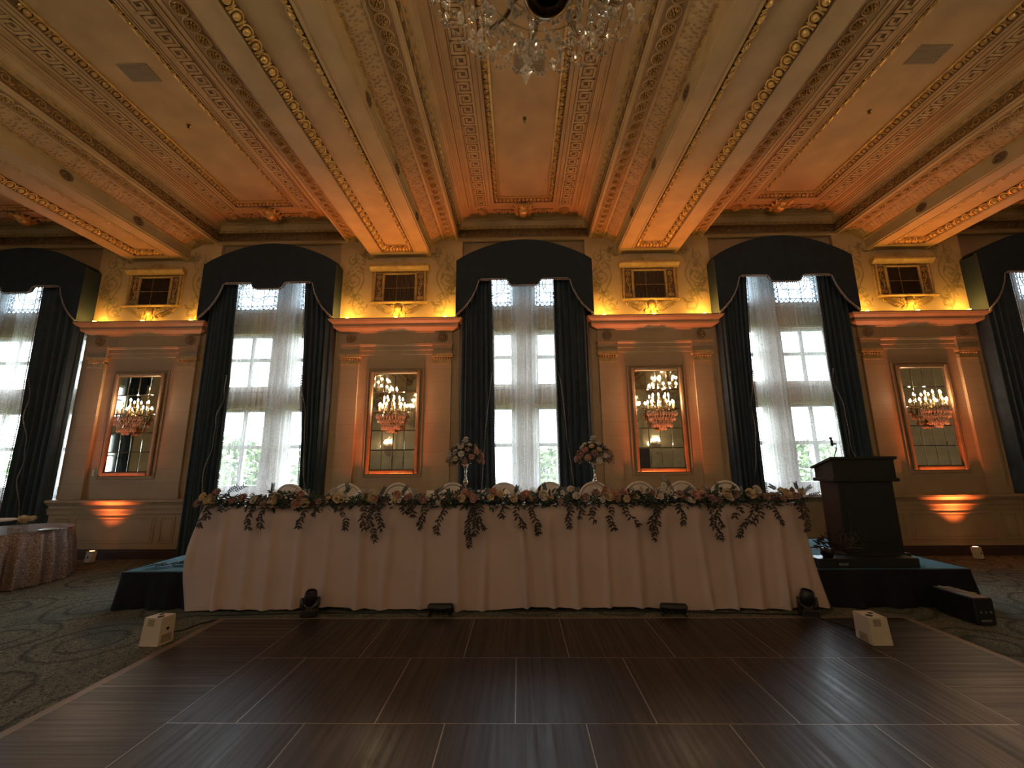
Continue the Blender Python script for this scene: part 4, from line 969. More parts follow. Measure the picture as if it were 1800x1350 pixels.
# switch plate and notice
mb = MB(); mb.bevbox(-.022, .022, -.012, 0, -.06, .06, .003); mb.cbox((0, -.014, 0), (.008, .004, .018))
p = at_y(164.5, 831, YW); o = mb.build('switch_plate', 'switch_white', None, False, (p.x, YW, p.z)); tag(o, 'small white wall switch plate left of the leftmost mirror', 'switch')
mb = MB(); mb.bevbox(-.04, .04, -.02, 0, .02, .13, .004); p = at_y(1166, 845, YW); o = mb.build('thermostat', 'notice_grey', None, False, (p.x, YW, p.z-.02)); tag(o, 'grey thermostat under the mirror right of the central window', 'thermostat')
t = thing('wall_notice', 'small printed card below the thermostat', 'notice', (p.x, YW, p.z-.10)); mb = MB(); mb.bevbox(-.045, .045, -.008, 0, -.05, .07, .002); mb.build('card', 'switch_white', t)
mb = MB(); mb.lathe([(0, .001), (.02, .001), (.02, 0)], 12, T(0, -.009, .02) @ RX(PI/2)); mb.build('emblem', 'notice_grey', t)
# ------------------------------------------------------------------ dance floor
TL = .9144; FX, FY = -.0446, 3.0285
df = thing('dance_floor', 'portable dance floor of dark wood-grain panels with a pale edge strip', 'dance floor', (FX+TL*.5, FY, 0))
bx, by = FX+TL*.5, FY
def panel_mesh(a, b, m):
    mb = MB(); mb.bevbox(.004, a-.004, .004, b-.004, 0, .022, .0008); return mb.mesh('floor_panel', m)
PF, PH, PX = panel_mesh(TL, TL, 'dance_wood_long'), panel_mesh(TL/2, TL, 'dance_wood_long'), panel_mesh(TL, TL, 'dance_wood_cross')
PXH = panel_mesh(TL, TL/2, 'dance_wood_cross')
NR = 8
for j in range(2, 2-NR, -1):
    off = 0 if (j % 2 == 0) else .5            # rows run staggered; row j spans y = FY+(j-1..j)*TL
    y = FY+(j-1)*TL-by
    if j == 1: off = 0
    if j == 1 or (j-1) % 2 == 0:
        for i in range(-2, 3): put('floor_panel', PF, df, (FX+i*TL-bx, y, 0))
        put('floor_panel', PH, df, (FX-2.5*TL-bx, y, 0)); put('floor_panel', PH, df, (FX+3*TL-bx, y, 0))
    else:
        for i in range(6): put('floor_panel', PF, df, (FX+(i-2.5)*TL-bx, y, 0))
for s, x in ((-1, FX-3.5*TL), (1, FX+3.5*TL)):
    put('floor_panel', PXH, df, (x-bx, FY+1.5*TL-by, 0))
    for j in range(NR): put('floor_panel', PX, df, (x-bx, FY+(.5-j)*TL-by, 0))
mb = MB(); x0, x1, y1, y0 = FX-3.5*TL-bx, FX+4.5*TL-bx, FY+2*TL-by, FY-(NR-2)*TL-by
mb.box(x0, x1, y0, y1, .0, .0212); mb.build('joint_strip', 'floor_gap', df)
for nm, q in (('edge', [(x0-.08, x0, y0, y1)]), ('edge', [(x1, x1+.08, y0, y1)]), ('edge', [(x0-.08, x1+.08, y1, y1+.05)])):
    for a, b, c, d in q: mb = MB(); mb.bevbox(a, b, c, d, 0, .018, .006); mb.build('edge_strip', 'trim_strip', df)
# ------------------------------------------------------------------ stage riser
RZT = .41
rs = thing('stage_riser', 'low stage riser with teal carpet top and black pleated skirt', 'stage', (.235, 6.2, 0)); X0, X1, Y0, Y1 = -4.86-.235, 5.31-.235, 5.27-6.2, 7.25-6.2
mb = MB(); mb.bevbox(X0, X1, Y0, Y1, RZT-.05, RZT-.006, .006); mb.build('deck', 'black_plastic', rs)
mb = MB(); mb.bevbox(X0+.02, X1-.02, Y0+.02, Y1-.02, RZT-.01, RZT, .003); mb.build('carpet_top', 'stage_carpet', rs)
mb = MB()
for i in range(6):
    for y in (Y0+.12, Y1-.12): x = X0+.15+(X1-X0-.3)*i/5; mb.box(x-.03, x+.03, y-.03, y+.03, 0, RZT-.05)
mb.build('support_legs', 'black_plastic', rs)
def skirt(path, name):
    mb = MB(); L = [0]
    for a, b in zip(path, path[1:]): L.append(L[-1]+math.hypot(b[0]-a[0], b[1]-a[1]))
    n = int(L[-1]/.05)
    def fn(a, b):
        d = a*L[-1]
        for i in range(len(path)-1):
            if d <= L[i+1]+1e-9: break
        t = (d-L[i])/(L[i+1]-L[i]); p, q = path[i], path[i+1]; nx, ny = (q[1]-p[1]), -(q[0]-p[0]); l = math.hypot(nx, ny); w = (1-b)*(.05+.03*math.sin(d*13)+.02*math.sin(d*31+1))
        return (p[0]+(q[0]-p[0])*t+nx/l*(w+.008), p[1]+(q[1]-p[1])*t+ny/l*(w+.008), .005+b*(RZT-.01))
    mb.grid(fn, n, 5); mb.build('skirt', 'skirt_black', rs, True)
skirt([(X0, Y1), (X0, Y0), (X1, Y0), (X1, Y1)], 'skirt')
# ------------------------------------------------------------------ head table
TX0, TX1, TY0, TY1, TZ = -3.93, 3.40, 5.22, 5.98, 1.175
tb = thing('head_table', 'long head table under the blush cloth', 'table', ((TX0+TX1)/2, 5.6, RZT))
cx = (TX0+TX1)/2
mb = MB(); mb.bevbox(TX0-cx+.01, TX1-cx-.01, TY0-5.6+.08, TY1-5.6-.01, TZ-RZT-.035, TZ-RZT-.006, .006); mb.build('tabletop', 'box_cream', tb)
for i in range(4):
    for y in (TY0-5.6+.2, TY1-5.6-.12): x = TX0-cx+.3+(TX1-TX0-.6)*i/3; mb = MB(); mb.tube([(x, y, 0), (x, y, TZ-RZT-.03)], .016, 6); mb.build('leg', 'black_plastic', tb)
def cloth():
    mb = MB(); r = random.Random(21); path = []
    cr = .05
    P = [(TX0, TY1), (TX0, TY0), (TX1, TY0), (TX1, TY1)]
    segs = []
    # perimeter sampled with rounded corners
    def add(x, y, nx, ny): path.append((x, y, nx, ny))
    n = 14
    for i in range(n): add(TX0, TY1+(TY0+cr-TY1)*i/n, -1, 0)
    for i in range(7): a = PI+PI/2*i/6; add(TX0+cr+cr*math.cos(a), TY0+cr+cr*math.sin(a), math.cos(a), math.sin(a))
    n = 320
    for i in range(1, n): add(TX0+cr+(TX1-TX0-2*cr)*i/n, TY0, 0, -1)
    for i in range(7): a = PI*1.5+PI/2*i/6; add(TX1-cr+cr*math.cos(a), TY0+cr+cr*math.sin(a), math.cos(a), math.sin(a))
    n = 14
    for i in range(1, n+1): add(TX1, TY0+cr+(TY1-TY0-cr)*i/n, 1, 0)
    folds = [-3.62, -3.30, -3.02, -2.67, -2.31, -1.93, -1.57, -1.16, -.77, -.40, .02, .33, .66, 1.03, 1.38, 1.74, 2.12, 2.47, 2.79, 3.08, 3.28]
    fw = [r.uniform(.028, .055) for _ in folds]; fa = [r.uniform(.03, .075) for _ in folds]; sl = [r.uniform(-.06, .06) for _ in folds]
    rows = 22; vs = []; fs = []
    for j in range(rows+1):
        b = j/rows
        for i, (x, y, nx, ny) in enumerate(path):
            f = 0
            for c, w, a, s_ in zip(folds, fw, fa, sl):
                d = (x-c-s_*b)/w
                if abs(d) < 4: f += a*(math.exp(-d*d)-.35*math.exp(-(d-1.8)**2))
            drop = TZ-(TZ-.035-.014*math.sin(x*2.1)-.010*math.sin(x*5.3+1))*b
            fl = .075*b**1.2+(f*(b**.75))*(1 if ny < -.5 else .4)
            if abs(nx) > .3: fl += (.09*b*b if nx > 0 else -.03*b*b)+.10*math.sin(b*PI*.95)**1.5*max(0, -nx)
            rnd_ = .012*min(1, b*14)
            vs.append((x+nx*(fl+rnd_), y+ny*(fl+rnd_), TZ if j == 0 else drop-.004))
    w = len(path)
    fs = [(j*w+i, (j+1)*w+i, (j+1)*w+i+1, j*w+i+1) for j in range(rows) for i in range(w-1)]
    mb.add([(a-cx, b-5.6, c) for a, b, c in vs], fs)
    mb.add([(p[0]-cx, p[1]-5.6, TZ) for p in path], [tuple(range(len(path)))])
    return mb
tag(cloth().build('tablecloth', 'tablecloth_blush', None, True, (cx, 5.6, 0)), 'blush satin cloth draped over the long head table to the floor', 'tablecloth')
# ------------------------------------------------------------------ chairs
def chair_tree():
    t = thing('dining_chair', '', 'chair', (0, 6.28, RZT), 0, 'white round-back chairs at the head table')
    zc, R = .725, .24; M = T(0, .17, zc) @ RX(PI/2+.10)
    mb = MB(); mb.tube([M @ Vector((R*.93*math.cos(a), R*math.sin(a), 0)) for a in [2*PI*i/28 for i in range(29)]], .021, 7, False); mb.build('back_rim', 'chair_white', t, True)
    mb = MB(); mb.lathe([(R*.9, -.012), (R*.8, -.026), (0, -.034)], 24, M @ S(.93, 1, 1)); mb.lathe([(R*.9, .012), (R*.8, .022), (0, .026)], 24, M @ S(.93, 1, 1)); mb.build('back_panel', 'chair_cream', t, True)
    mb = MB(); mb.lathe([(0, .455), (.19, .45), (.215, .43), (.215, .40), (0, .40)], 22, S(1, .95, 1)); mb.build('seat', 'chair_cream', t, True)
    for x in (-.16, .16):
        for y in (-.15, .15): mb = MB(); mb.tube([(x, y, .41), (x*1.05, y*1.05, .2), (x*1.12, y*1.15, 0)], [.02, .016, .012], 7); mb.build('leg', 'chair_white', t, True, (0, 0, .004))
        mb = MB(); mb.tube([(x, .16, .41), (x*.9, .18, .55)], .015, 6); mb.build('back_post', 'chair_white', t, True)
    return t
CU = [513, 613, 702, 797, 886, 966, 1043, 1122, 1196, 1272]; ct = chair_tree()
ORD = ['leftmost', 'second', 'third', 'fourth', 'fifth', 'sixth', 'seventh', 'eighth', 'ninth', 'rightmost']
for i, u in enumerate(CU):
    c = ct if i == 0 else tree(ct); p = at_y(u, 848, 6.47); c.location = (p.x, 6.28, RZT)
    c['label'] = ('%s white round-back chair behind the head table' % ORD[i]) if i in (0, 9) else '%s white round-back chair from the left behind the head table' % ORD[i]
# ------------------------------------------------------------------ flowers
def rose_mesh(m, seed):
    mb = MB(); r = random.Random(seed); R = .032
    for ring, (n, rad, tilt, h) in enumerate(((3, .42, .10, 1.0), (5, .70, .28, .92), (6, .98, .55, .74))):
        for i in range(n):
            a = 2*PI*i/n+ring*.5+r.uniform(-.1, .1); M = RZ(a)
            def fn(u, v, rad=rad, tilt=tilt, h=h):
                w = (u-.5)*1.5; d = R*rad*(.55+.5*v+tilt*.35*v*v); return (d*math.cos(w)+.002*math.sin(9*u), d*math.sin(w)*1.05, R*(-.45+1.35*h*v-.35*tilt*v*v-.25*(2*u-1)**2*v))
            mb.grid(fn, 4, 3, M)
    mb.ell((0, 0, R*.08), (R*.42, R*.42, R*.55), 7, 5); mb.ell((0, 0, -R*.2), (R*.7, R*.7, R*.4), 7, 5)
    return mb.mesh('rose', m, True)
ROSE = [rose_mesh(m, i) for i, m in enumerate(('rose_cream', 'rose_white', 'rose_blush', 'rose_mauve'))]
gl = thing('flower_garland', 'long garland of pale roses and trailing greenery along the front of the head table', 'garland', (cx, TY0+.10, TZ))
gx, gy = cx, TY0+.10; rg = random.Random(77)
def rose(t, kind, p, s, out):
    d = Vector(out).normalized(); q = Vector((0, 0, 1)).rotation_difference(d).to_euler(); o = put('rose', ROSE[kind], t, p, q, (s, s, s)); return o
# clusters (photo pixel of the rose, kind, size): placed on the table front edge
RPX = [(347, 885, 3, 1.0), (357, 873, 0, 1.1), (369, 879, 0, 1.5), (381, 866, 3, 1.1), (375, 889, 3, .8), (427, 875, 3, 1.1), (446, 878, 1, 1.0), (456, 878, 0, .9), (480, 882, 0, 1.6), (482, 871, 1, 1.0), (464, 886, 3, .9), (491, 875, 3, .7),
 (520, 886, 2, 1.2), (528, 870, 2, 1.1), (530, 879, 2, 1.0), (536, 884, 0, 1.1), (577, 878, 0, .8), (588, 865, 1, 1.1), (596, 876, 0, 1.5), (607, 874, 1, .7), (585, 874, 3, .7), (636, 881, 2, 1.1), (646, 873, 0, 1.4), (655, 876, 0, 1.3), (660, 879, 2, 1.0), (654, 866, 1, .9),
 (695, 880, 0, 1.1), (698, 869, 2, 1.0), (703, 880, 1, .7), (716, 875, 3, .9), (721, 872, 2, .9), (721, 884, 1, .6), (743, 878, 3, 1.1), (753, 873, 1, .8), (799, 874, 3, .9), (811, 876, 0, 1.0), (817, 866, 2, 1.0), (829, 869, 3, 1.0), (833, 876, 2, 1.1), (862, 874, 0, .9), (867, 866, 2, 1.2), (872, 876, 3, .9), (879, 868, 0, 1.0), (903, 877, 0, 1.0), (917, 875, 3, .9), (925, 869, 2, 1.2), (930, 874, 0, 1.2), (940, 878, 2, .9), (905, 873, 1, .8),
 (955, 871, 1, 1.4), (969, 874, 0, .7), (1003, 860, 1, .9), (1013, 872, 1, 1.0), (1027, 876, 3, 1.0), (1030, 872, 3, .8), (1048, 866, 3, 1.0), (1059, 869, 1, .8), (1064, 861, 2, 1.0), (1070, 872, 0, 1.6), (1059, 878, 1, .8), (1081, 867, 2, .9), (1085, 876, 3, .9), (1095, 864, 2, 1.0), (1102, 877, 0, .9), (1104, 872, 0, .9), (1113, 874, 0, 1.5), (1128, 863, 1, .8), (1146, 867, 3, .8), (1163, 863, 1, 1.0), (1161, 873, 1, .8), (1177, 866, 1, .8), (1195, 868, 3, 1.0), (1204, 875, 3, .8), (1222, 869, 2, 1.2), (1226, 874, 2, 1.1), (1234, 869, 2, 1.1), (1213, 879, 1, .8), (1218, 880, 0, .7), (1252, 877, 3, 1.1), (1263, 879, 3, .9), (1277, 869, 0, 1.5), (1290, 868, 3, 1.1), (1286, 877, 1, .6), (1319, 868, 0, 1.4), (1330, 861, 1, 1.2), (1334, 877, 2, 1.2), (1340, 868, 3, .8), (1360, 876, 3, 1.6), (1376, 877, 3, .9), (1384, 869, 0, 1.5), (1400, 872, 3, .9), (1408, 865, 0, 1.0), (1372, 862, 1, .8), (1392, 862, 3, .8), (1348, 873, 3, .9), (408, 880, 3, .7), (395, 884, 1, .7), (560, 882, 3, .8), (676, 884, 3, .8), (770, 884, 1, .7), (783, 879, 3, .7), (985, 882, 3, .8)]
for u, v, k, s in RPX:
    yy = TY0+rg.uniform(-.07, .03); p = at_y(u, v, yy); s *= 1.25
    rose(gl, k, (p.x-gx, yy-gy, max(p.z, TZ+.02)-TZ), s, (rg.uniform(-.5, .5), -1, rg.uniform(.1, .8)))
mb = MB()
for i in range(7000):
    x = rg.uniform(TX0+.02, TX1+.06); dens = .55+.45*math.sin(x*4.1+1)*math.sin(x*1.7); 
    if rg.random() > .35+.65*dens: continue
    y = TY0+rg.uniform(-.04, .17); z = TZ+(rg.uniform(-.035, .05) if i % 2 else rg.uniform(0, .135)*(.6+.6*dens)); d = Vector((rg.uniform(-1, 1), rg.uniform(-1, .3), rg.uniform(-.5, .8)))
    mb.leaf((x-gx, y-gy, z-TZ), d, (rg.uniform(-.4, .4), -.6, 1), rg.uniform(.045, .10), rg.uniform(.02, .038))
fo = mb.build('foliage', 'leaf_green', gl); fo['kind'] = 'stuff'
VN = [(375, 362, 920), (384, 372, 905), (452, 443, 924), (478, 462, 922), (545, 533, 922), (556, 560, 900), (606, 612, 924), (640, 645, 925), (655, 659, 946), (668, 672, 926), (716, 713, 898), (746, 743, 924), (785, 770, 932), (830, 823, 955), (842, 848, 925), (838, 835, 935), (885, 884, 905), (906, 916, 922), (932, 945, 932), (998, 1000, 922), (1036, 1042, 912), (1068, 1075, 925), (1088, 1114, 918), (1148, 1150, 943), (1156, 1140, 925), (1190, 1196, 917), (1238, 1260, 943), (1250, 1262, 920), (1325, 1295, 937), (1335, 1320, 915), (1352, 1364, 916), (1398, 1412, 927), (1410, 1405, 905), (1292, 1288, 905), (1020, 1018, 905), (730, 726, 902)]
for u0, u1, v1 in VN:
    p0 = at_y(u0, 884, TY0-.02); p1 = at_y(u1, v1, TY0-.09); n = max(5, int((p0.z-p1.z)/.028)); pts = []
    for i in range(n+1):
        t = i/n; pts.append(Vector((p0.x+(p1.x-p0.x)*t+.018*math.sin(t*7+u0), TY0-.02-.10*min(1, t*2.2)**.6-.045*t, p0.z+.03*(1-t)+(p1.z-p0.z)*t)))
    mb = MB(); L = [p-Vector((gx, gy, TZ)) for p in pts]; mb.tube(L, .0025, 4)
    for i in range(1, len(L)):
        d = (L[i]-L[i-1]).normalized()
        for s in (1, -1):
            for q in range(2):
                if rg.random() < .8: mb.leaf(L[i], d*.7+Vector((s*rg.uniform(.3, 1.1), rg.uniform(-.35, .05), rg.uniform(-.2, .2))), (rg.uniform(-.3, .3), -1, .2), rg.uniform(.045, .075), rg.uniform(.016, .026))
    mb.leaf(L[-1], L[-1]-L[-2], (0, -1, 0), .06, .02); mb.build('hanging_vine', 'leaf_dark', gl)
for u, v, du, dv in ((397, 868, 18, -14), (410, 864, 20, -10), (478, 866, 2, -14), (612, 868, -2, -16), (600, 872, 14, -14), (668, 872, 8, -14), (705, 870, 10, -14), (762, 868, 16, -10), (790, 872, -2, -10), (960, 866, -4, -14), (976, 866, 10, -8), (1186, 866, -12, -18), (1200, 868, 12, -10), (1258, 868, 2, -16), (1284, 866, 6, -10), (1410, 866, 14, -10), (1418, 872, 20, -4), (1402, 862, -4, -12), (1366, 860, -12, -6), (820, 868, -8, -12), (905, 868, 4, -12)):
    a = at_y(u, v, TY0+.10); b = at_y(u+du, v+dv, TY0+.08); mb = MB(); L = [a+(b-a)*(i/6)-Vector((gx, gy, TZ)) for i in range(7)]; mb.tube(L, .0025, 4)
    for i in range(1, 7):
        for s in (1, -1): mb.leaf(L[i], (b-a).normalized()*.8+Vector((s*.7*(b-a).normalized().z, 0, -s*.7*(b-a).normalized().x)), (0, -1, .2), .04, .014)
    mb.build('leaf_spray', 'leaf_green', gl)
# two tall centrepieces
def centrepiece(p, label, flip, seed):
    t = thing('centerpiece', label, 'centerpiece', (p[0], p[1], TZ), 0, 'tall floral centerpieces'); r = random.Random(seed)
    mb = MB(); mb.lathe([(0, 0), (.075, 0), (.078, .012), (.05, .025), (.022, .05), (.016, .09), (.020, .12), (.010, .16), (.012, .20), (.030, .225), (.036, .25), (.030, .275), (.012, .29), (.028, .30), (.012, .31), (.014, .35), (.020, .40), (.016, .43), (.034, .445), (.03, .46), (.05, .475), (.075, .50), (.07, .505), (0, .50)], 14)
    mb.build('stand', 'silver', t, True)
    mb = MB()
    for i in range(420):
        a, e = r.uniform(0, 2*PI), r.uniform(-.15, 1.35); R = r.uniform(.12, .235); d = Vector((math.cos(a)*math.cos(e), math.sin(a)*math.cos(e), math.sin(e)*.95)); mb.leaf(Vector((0, 0, .53))+d*R, d+Vector((r.uniform(-.7, .7), r.uniform(-.7, .7), r.uniform(-.7, .4))), (0, 0, 1), .06, .028)
    o = mb.build('foliage', 'leaf_green', t); o['kind'] = 'stuff'
    for i in range(34):
        g = i*2.39996; e = math.asin(-.12+1.1*(i+.5)/34); d = Vector((math.cos(g)*math.cos(e), math.sin(g)*math.cos(e), math.sin(e)*.92)); side = d.x*flip
        k = 2 if (side > .25 and e < .7) else r.choice((1, 1, 0, 3)); rose(t, k, Vector((0, 0, .535))+d*.245*r.uniform(.92, 1.05), r.uniform(.85, 1.15), d)  # blush on the inner low side paints in the warm light falling there
    for q in range(3): rose(t, 1, Vector((r.uniform(-.06, .06)*(q > 0), 0, .80+.035*(q == 0))), .95, (0, -.5, 1))
    return t
a = at_y(818, 860, 5.72); b = at_y(1047, 860, 5.72)
centrepiece((a.x, 5.72), 'tall silver stand topped with roses left of the central window', 1, 5); centrepiece((b.x, 5.72), 'tall silver stand topped with roses right of the central window', -1, 8)
# place settings: goblets, napkins, cards
G = MB(); G.lathe([(0, 0), (.034, .001), (.034, .004), (.005, .008), (.004, .075), (.012, .085), (.034, .105), (.040, .14), (.036, .185)], 12)
G = G.mesh('wine_glass', 'goblet_glass', True)
NP = MB(); NP.add([(-.07, -.045, 0), (.07, -.045, 0), (.07, .045, 0), (-.07, .045, 0), (-.045, .0, .12), (.0, -.02, .15), (.045, 0, .12), (0, .03, .13)], [(0, 1, 5), (0, 5, 4), (1, 6, 5), (1, 2, 6), (2, 3, 7), (2, 7, 6), (3, 0, 4), (3, 4, 7), (4, 5, 7), (5, 6, 7)]); NP = NP.mesh('folded_napkin', 'napkin')
for i, u in enumerate(CU):
    p = at_y(u, 860, 5.55)
    for dx, w in ((.20, 'right'), (-.22, 'left')):
        tag(put('wine_glass', G, None, (p.x+dx, 5.52+.03*(dx > 0), TZ)), 'clear wine glass %s of the place before the %s chair' % (w, ORD[i] if i in (0, 9) else ORD[i]+' from left'), 'wine glass', 'wine glasses on the head table')
    tag(put('folded_napkin', NP, None, (p.x+(.02 if i not in (3, 6) else (-.16 if i == 3 else .13)), 5.84, TZ), (0, 0, rg.uniform(-.3, .3))), 'white folded napkin before the %s chair' % (ORD[i] if i in (0, 9) else ORD[i]+' from left'), 'napkin', 'folded napkins on the head table')
CARD = MB(); CARD.box(-.045, .045, -.004, .004, 0, .13); CARD.box(.055, .145, .01, .018, 0, .13)
for u, w in ((756, 'fourth'), (846, 'fifth')):
    p = at_y(u, 880, 5.64); tt = thing('card_holder', 'pale upright glass card holder beside the %s chair from left' % w, 'card holder', (p.x, 5.64, TZ))
    mb = MB(); mb.bevbox(-.05, .05, -.02, .02, 0, .01, .002); mb.build('base', 'silver', tt); mb = MB(); mb.bevbox(-.05, .05, -.004, .004, .01, .15, .001); mb.build('card', 'napkin', tt)
# ------------------------------------------------------------------ podium with microphone
pf = 5.52; pA = at_y(1459, 803, pf); pB = at_y(1576, 800.5, pf); pw = pB.x-pA.x; pc = (pA.x+pB.x)/2; H = pA.z-RZT
po = thing('podium', 'black wooden podium with sloping top on the riser', 'podium', (pc, pf+.20, RZT)); hw = pw/2
mb = MB(); mb.bevbox(-hw+.07, hw-.07, -.16, .17, .10, H-.30, .012); mb.build('body', 'podium_wood', po)
mb = MB(); mb.bevbox(-hw-.02, hw+.02, -.22, .22, 0, .07, .012); mb.bevbox(-hw+.02, hw-.02, -.19, .20, .07, .12, .012); mb.build('plinth', 'podium_wood', po)
mb = MB(); mb.bevbox(-hw+.10+.04, hw-.14, -.17, -.155, .24, H-.42, .006); mb.build('front_panel', 'podium_wood', po)
mb = MB(); mb.bevbox(-hw+.0, hw-.0, -.195, .19, H-.32, H-.275, .01)
mb.prism([(-.175, H-.28), (.17, H-.28), (.17, H-.15), (-.175, H-.025)], -hw+.03, hw-.03, 'x'); mb.build('head', 'podium_wood', po)
mb = MB(); mb.prism([(-.20, H-.03), (.20, H-.155), (.20, H-.13), (-.20, H)], -hw, hw, 'x'); mb.build('reading_top', 'podium_wood', po)
mk = thing('microphone', 'small gooseneck microphone standing on the podium', 'microphone', (0, 0, 0)); q = at_y(1467, 803, 5.66); mk.location = (q.x, 5.66, q.z-.03)
def rel(u, v): w = at_y(u, v, 5.66); return (w.x-q.x, 0, w.z-q.z+.03)
mb = MB(); mb.lathe([(0, 0), (.03, 0), (.03, .02), (.01, .03), (0, .03)], 10); mb.tube([(0, 0, .02), rel(1467, 800), rel(1470, 790), rel(1470, 782)], .006, 6); mb.build('gooseneck', 'black_plastic', mk, True)
mb = MB(); mb.tube([rel(1470, 781), rel(1466, 780)], .011, 6); mb.tube([rel(1463.5, 784), rel(1462, 778), rel(1461, 772)], [.014, .017, .013], 8); mb.ell(rel(1460, 770), (.022, .022, .017), 8, 6); mb.build('capsule', 'black_plastic', mk, True)
# greenery basket in front of the podium
pl = thing('greenery_basket', 'dark basket of dried greenery on the riser in front of the podium', 'plant', (3.74, 5.38, RZT+.115)); r = random.Random(12)
mb = MB(); mb.lathe([(0, 0), (.055, 0), (.075, .10), (.07, .105), (.0, .09)], 14); mb.build('basket', 'black_plastic', pl, True)
mb = MB()
for i in range(260):
    a, e = r.uniform(0, 2*PI), r.uniform(.1, 1.2); d = Vector((math.cos(a)*math.cos(e)*1.3, math.sin(a)*math.cos(e)*.35, math.sin(e)*.9)); L = r.uniform(.05, .30); mb.leaf(Vector((.16, 0, .06))+d*L*.85, d+Vector((r.uniform(-.8, .8), r.uniform(-.4, .4), r.uniform(-.6, .5))), (0, -1, 0), .06, .018)
o = mb.build('foliage', 'leaf_dark', pl); o['kind'] = 'stuff'
t = thing('amplifier_rack', 'low black amplifier rack on the riser in front of the podium', 'amplifier', (4.16, 5.40, RZT)); mb = MB(); mb.bevbox(-.60, .60, -.10, .10, 0, .11, .008); mb.build('case', 'black_plastic', t); mb = MB(); q = at_y(1483, 991.5, 5.298); mb.box(q.x-4.16-.055, q.x-4.16+.055, -.103, -.10, .035, .058); mb.build('name_strip', 'grey_mark', t)
# leafy sprig lying on the riser at the left end
sp = MB(); r = random.Random(2)
for i in range(9):
    x, y = -4.74+i*.055, 5.45+.06*math.sin(i*2)+i*.03; L = [(x+.03*k, y+.02*math.sin(k+i), RZT+.012+.006*k) for k in range(5)]; sp.tube(L, .003, 4)
    for k in range(1, 5):
        for s in (1, -1): sp.leaf(L[k], (.5, s*.8, .15), (0, 0, 1), .075, .026, -.1)
o = sp.build('fallen_sprig', 'leaf_dark'); tag(o, 'leafy green sprig lying on the teal riser carpet', 'sprig')
# ------------------------------------------------------------------ stage lights on the floor in front of the table
def moving_head(u, v, label, rz, tilt):
    p = at_z(u, v, 0); t = thing('moving_head_light', label, 'stage light', (p.x, p.y+.03, 0), rz, 'moving head lights')
    mb = MB(); mb.bevbox(-.085, .085, -.075, .075, .01, .085, .012); mb.cbox((-.05, -.077, .045), (.028, .003, .014)); 
    mb.build('base', 'black_plastic', t)
    for s in (1, -1): mb = MB(); mb.tube([(s*.055, 0, .085), (s*.085, 0, .12), (s*.085, 0, .20)], [.022, .022, .018], 7); mb.build('yoke_arm', 'black_plastic', t, True)
    M = T(0, 0, .195) @ RX(tilt) @ RY(.12)
    mb = MB(); mb.lathe([(0, -.085), (.045, -.08), (.066, -.05), (.070, .02), (.062, .07), (.055, .08), (.05, .075)], 14, M); mb.build('head', 'black_plastic', t, True)
    mb = MB(); mb.lathe([(0, .07), (.035, .068), (.05, .062)], 14, M); mb.build('lens', 'black_lens', t, True)
moving_head(541, 1086, 'black moving head light by the left part of the tablecloth hem', .3, .35); moving_head(1426, 1086, 'black moving head light by the right part of the tablecloth hem', -.2, .15)
def par_light(u, v, label, rz, marks):
    p = at_z(u, v, 0); t = thing('par_light', label, 'stage light', (p.x, p.y+.02, 0), rz, 'flat par lights'); M = T(0, 0, .075) @ RX(.55)
    mb = MB(); mb.bevbox(-.145, .145, -.035, .035, -.055, .06, .022, M); mb.build('housing', 'black_plastic', t)
    mb = MB()
    for x in (-.09, -.03, .03, .09): mb.lathe([(0, .004), (.018, .003), (.024, 0)], 10, M @ T(x, -.036, -.02) @ RX(PI/2))
    mb.build('lens', 'black_lens', t, True)
    mb = MB()
    for s in (1, -1): mb.bevbox(s*.12-.01, s*.12+.01, -.05, .06, 0, .03, .004)
    mb.build('foot', 'black_plastic', t)
    if marks:
        mb = MB(); Mm = M @ T(0, -.037, .032)
        mb.add([(-.075, 0, 0), (-.052, 0, .012), (-.052, 0, -.012)], [(0, 1, 2)], Mm)
        for i, (x, w) in enumerate(((-.035, .016), (-.014, .012), (.004, .014), (.024, .016), (.045, .010))): mb.box(x, x+w, -.001, 0, -.007-.002*(i % 2), .007, Mm)
        mb.build('logo_print', 'grey_mark', t)
    else:
        mb = MB(); Mm = M @ T(0, -.037, .034)
        for i in range(5): mb.box(-.06+i*.026, -.046+i*.026, -.001, 0, -.004, .006, Mm)
        mb.build('logo_print', 'grey_mark', t)
par_light(774, 1083, 'flat black par light on the carpet left of the table centre', 0, True); par_light(1186, 1083, 'flat black par light on the carpet right of the table centre', -.15, False)
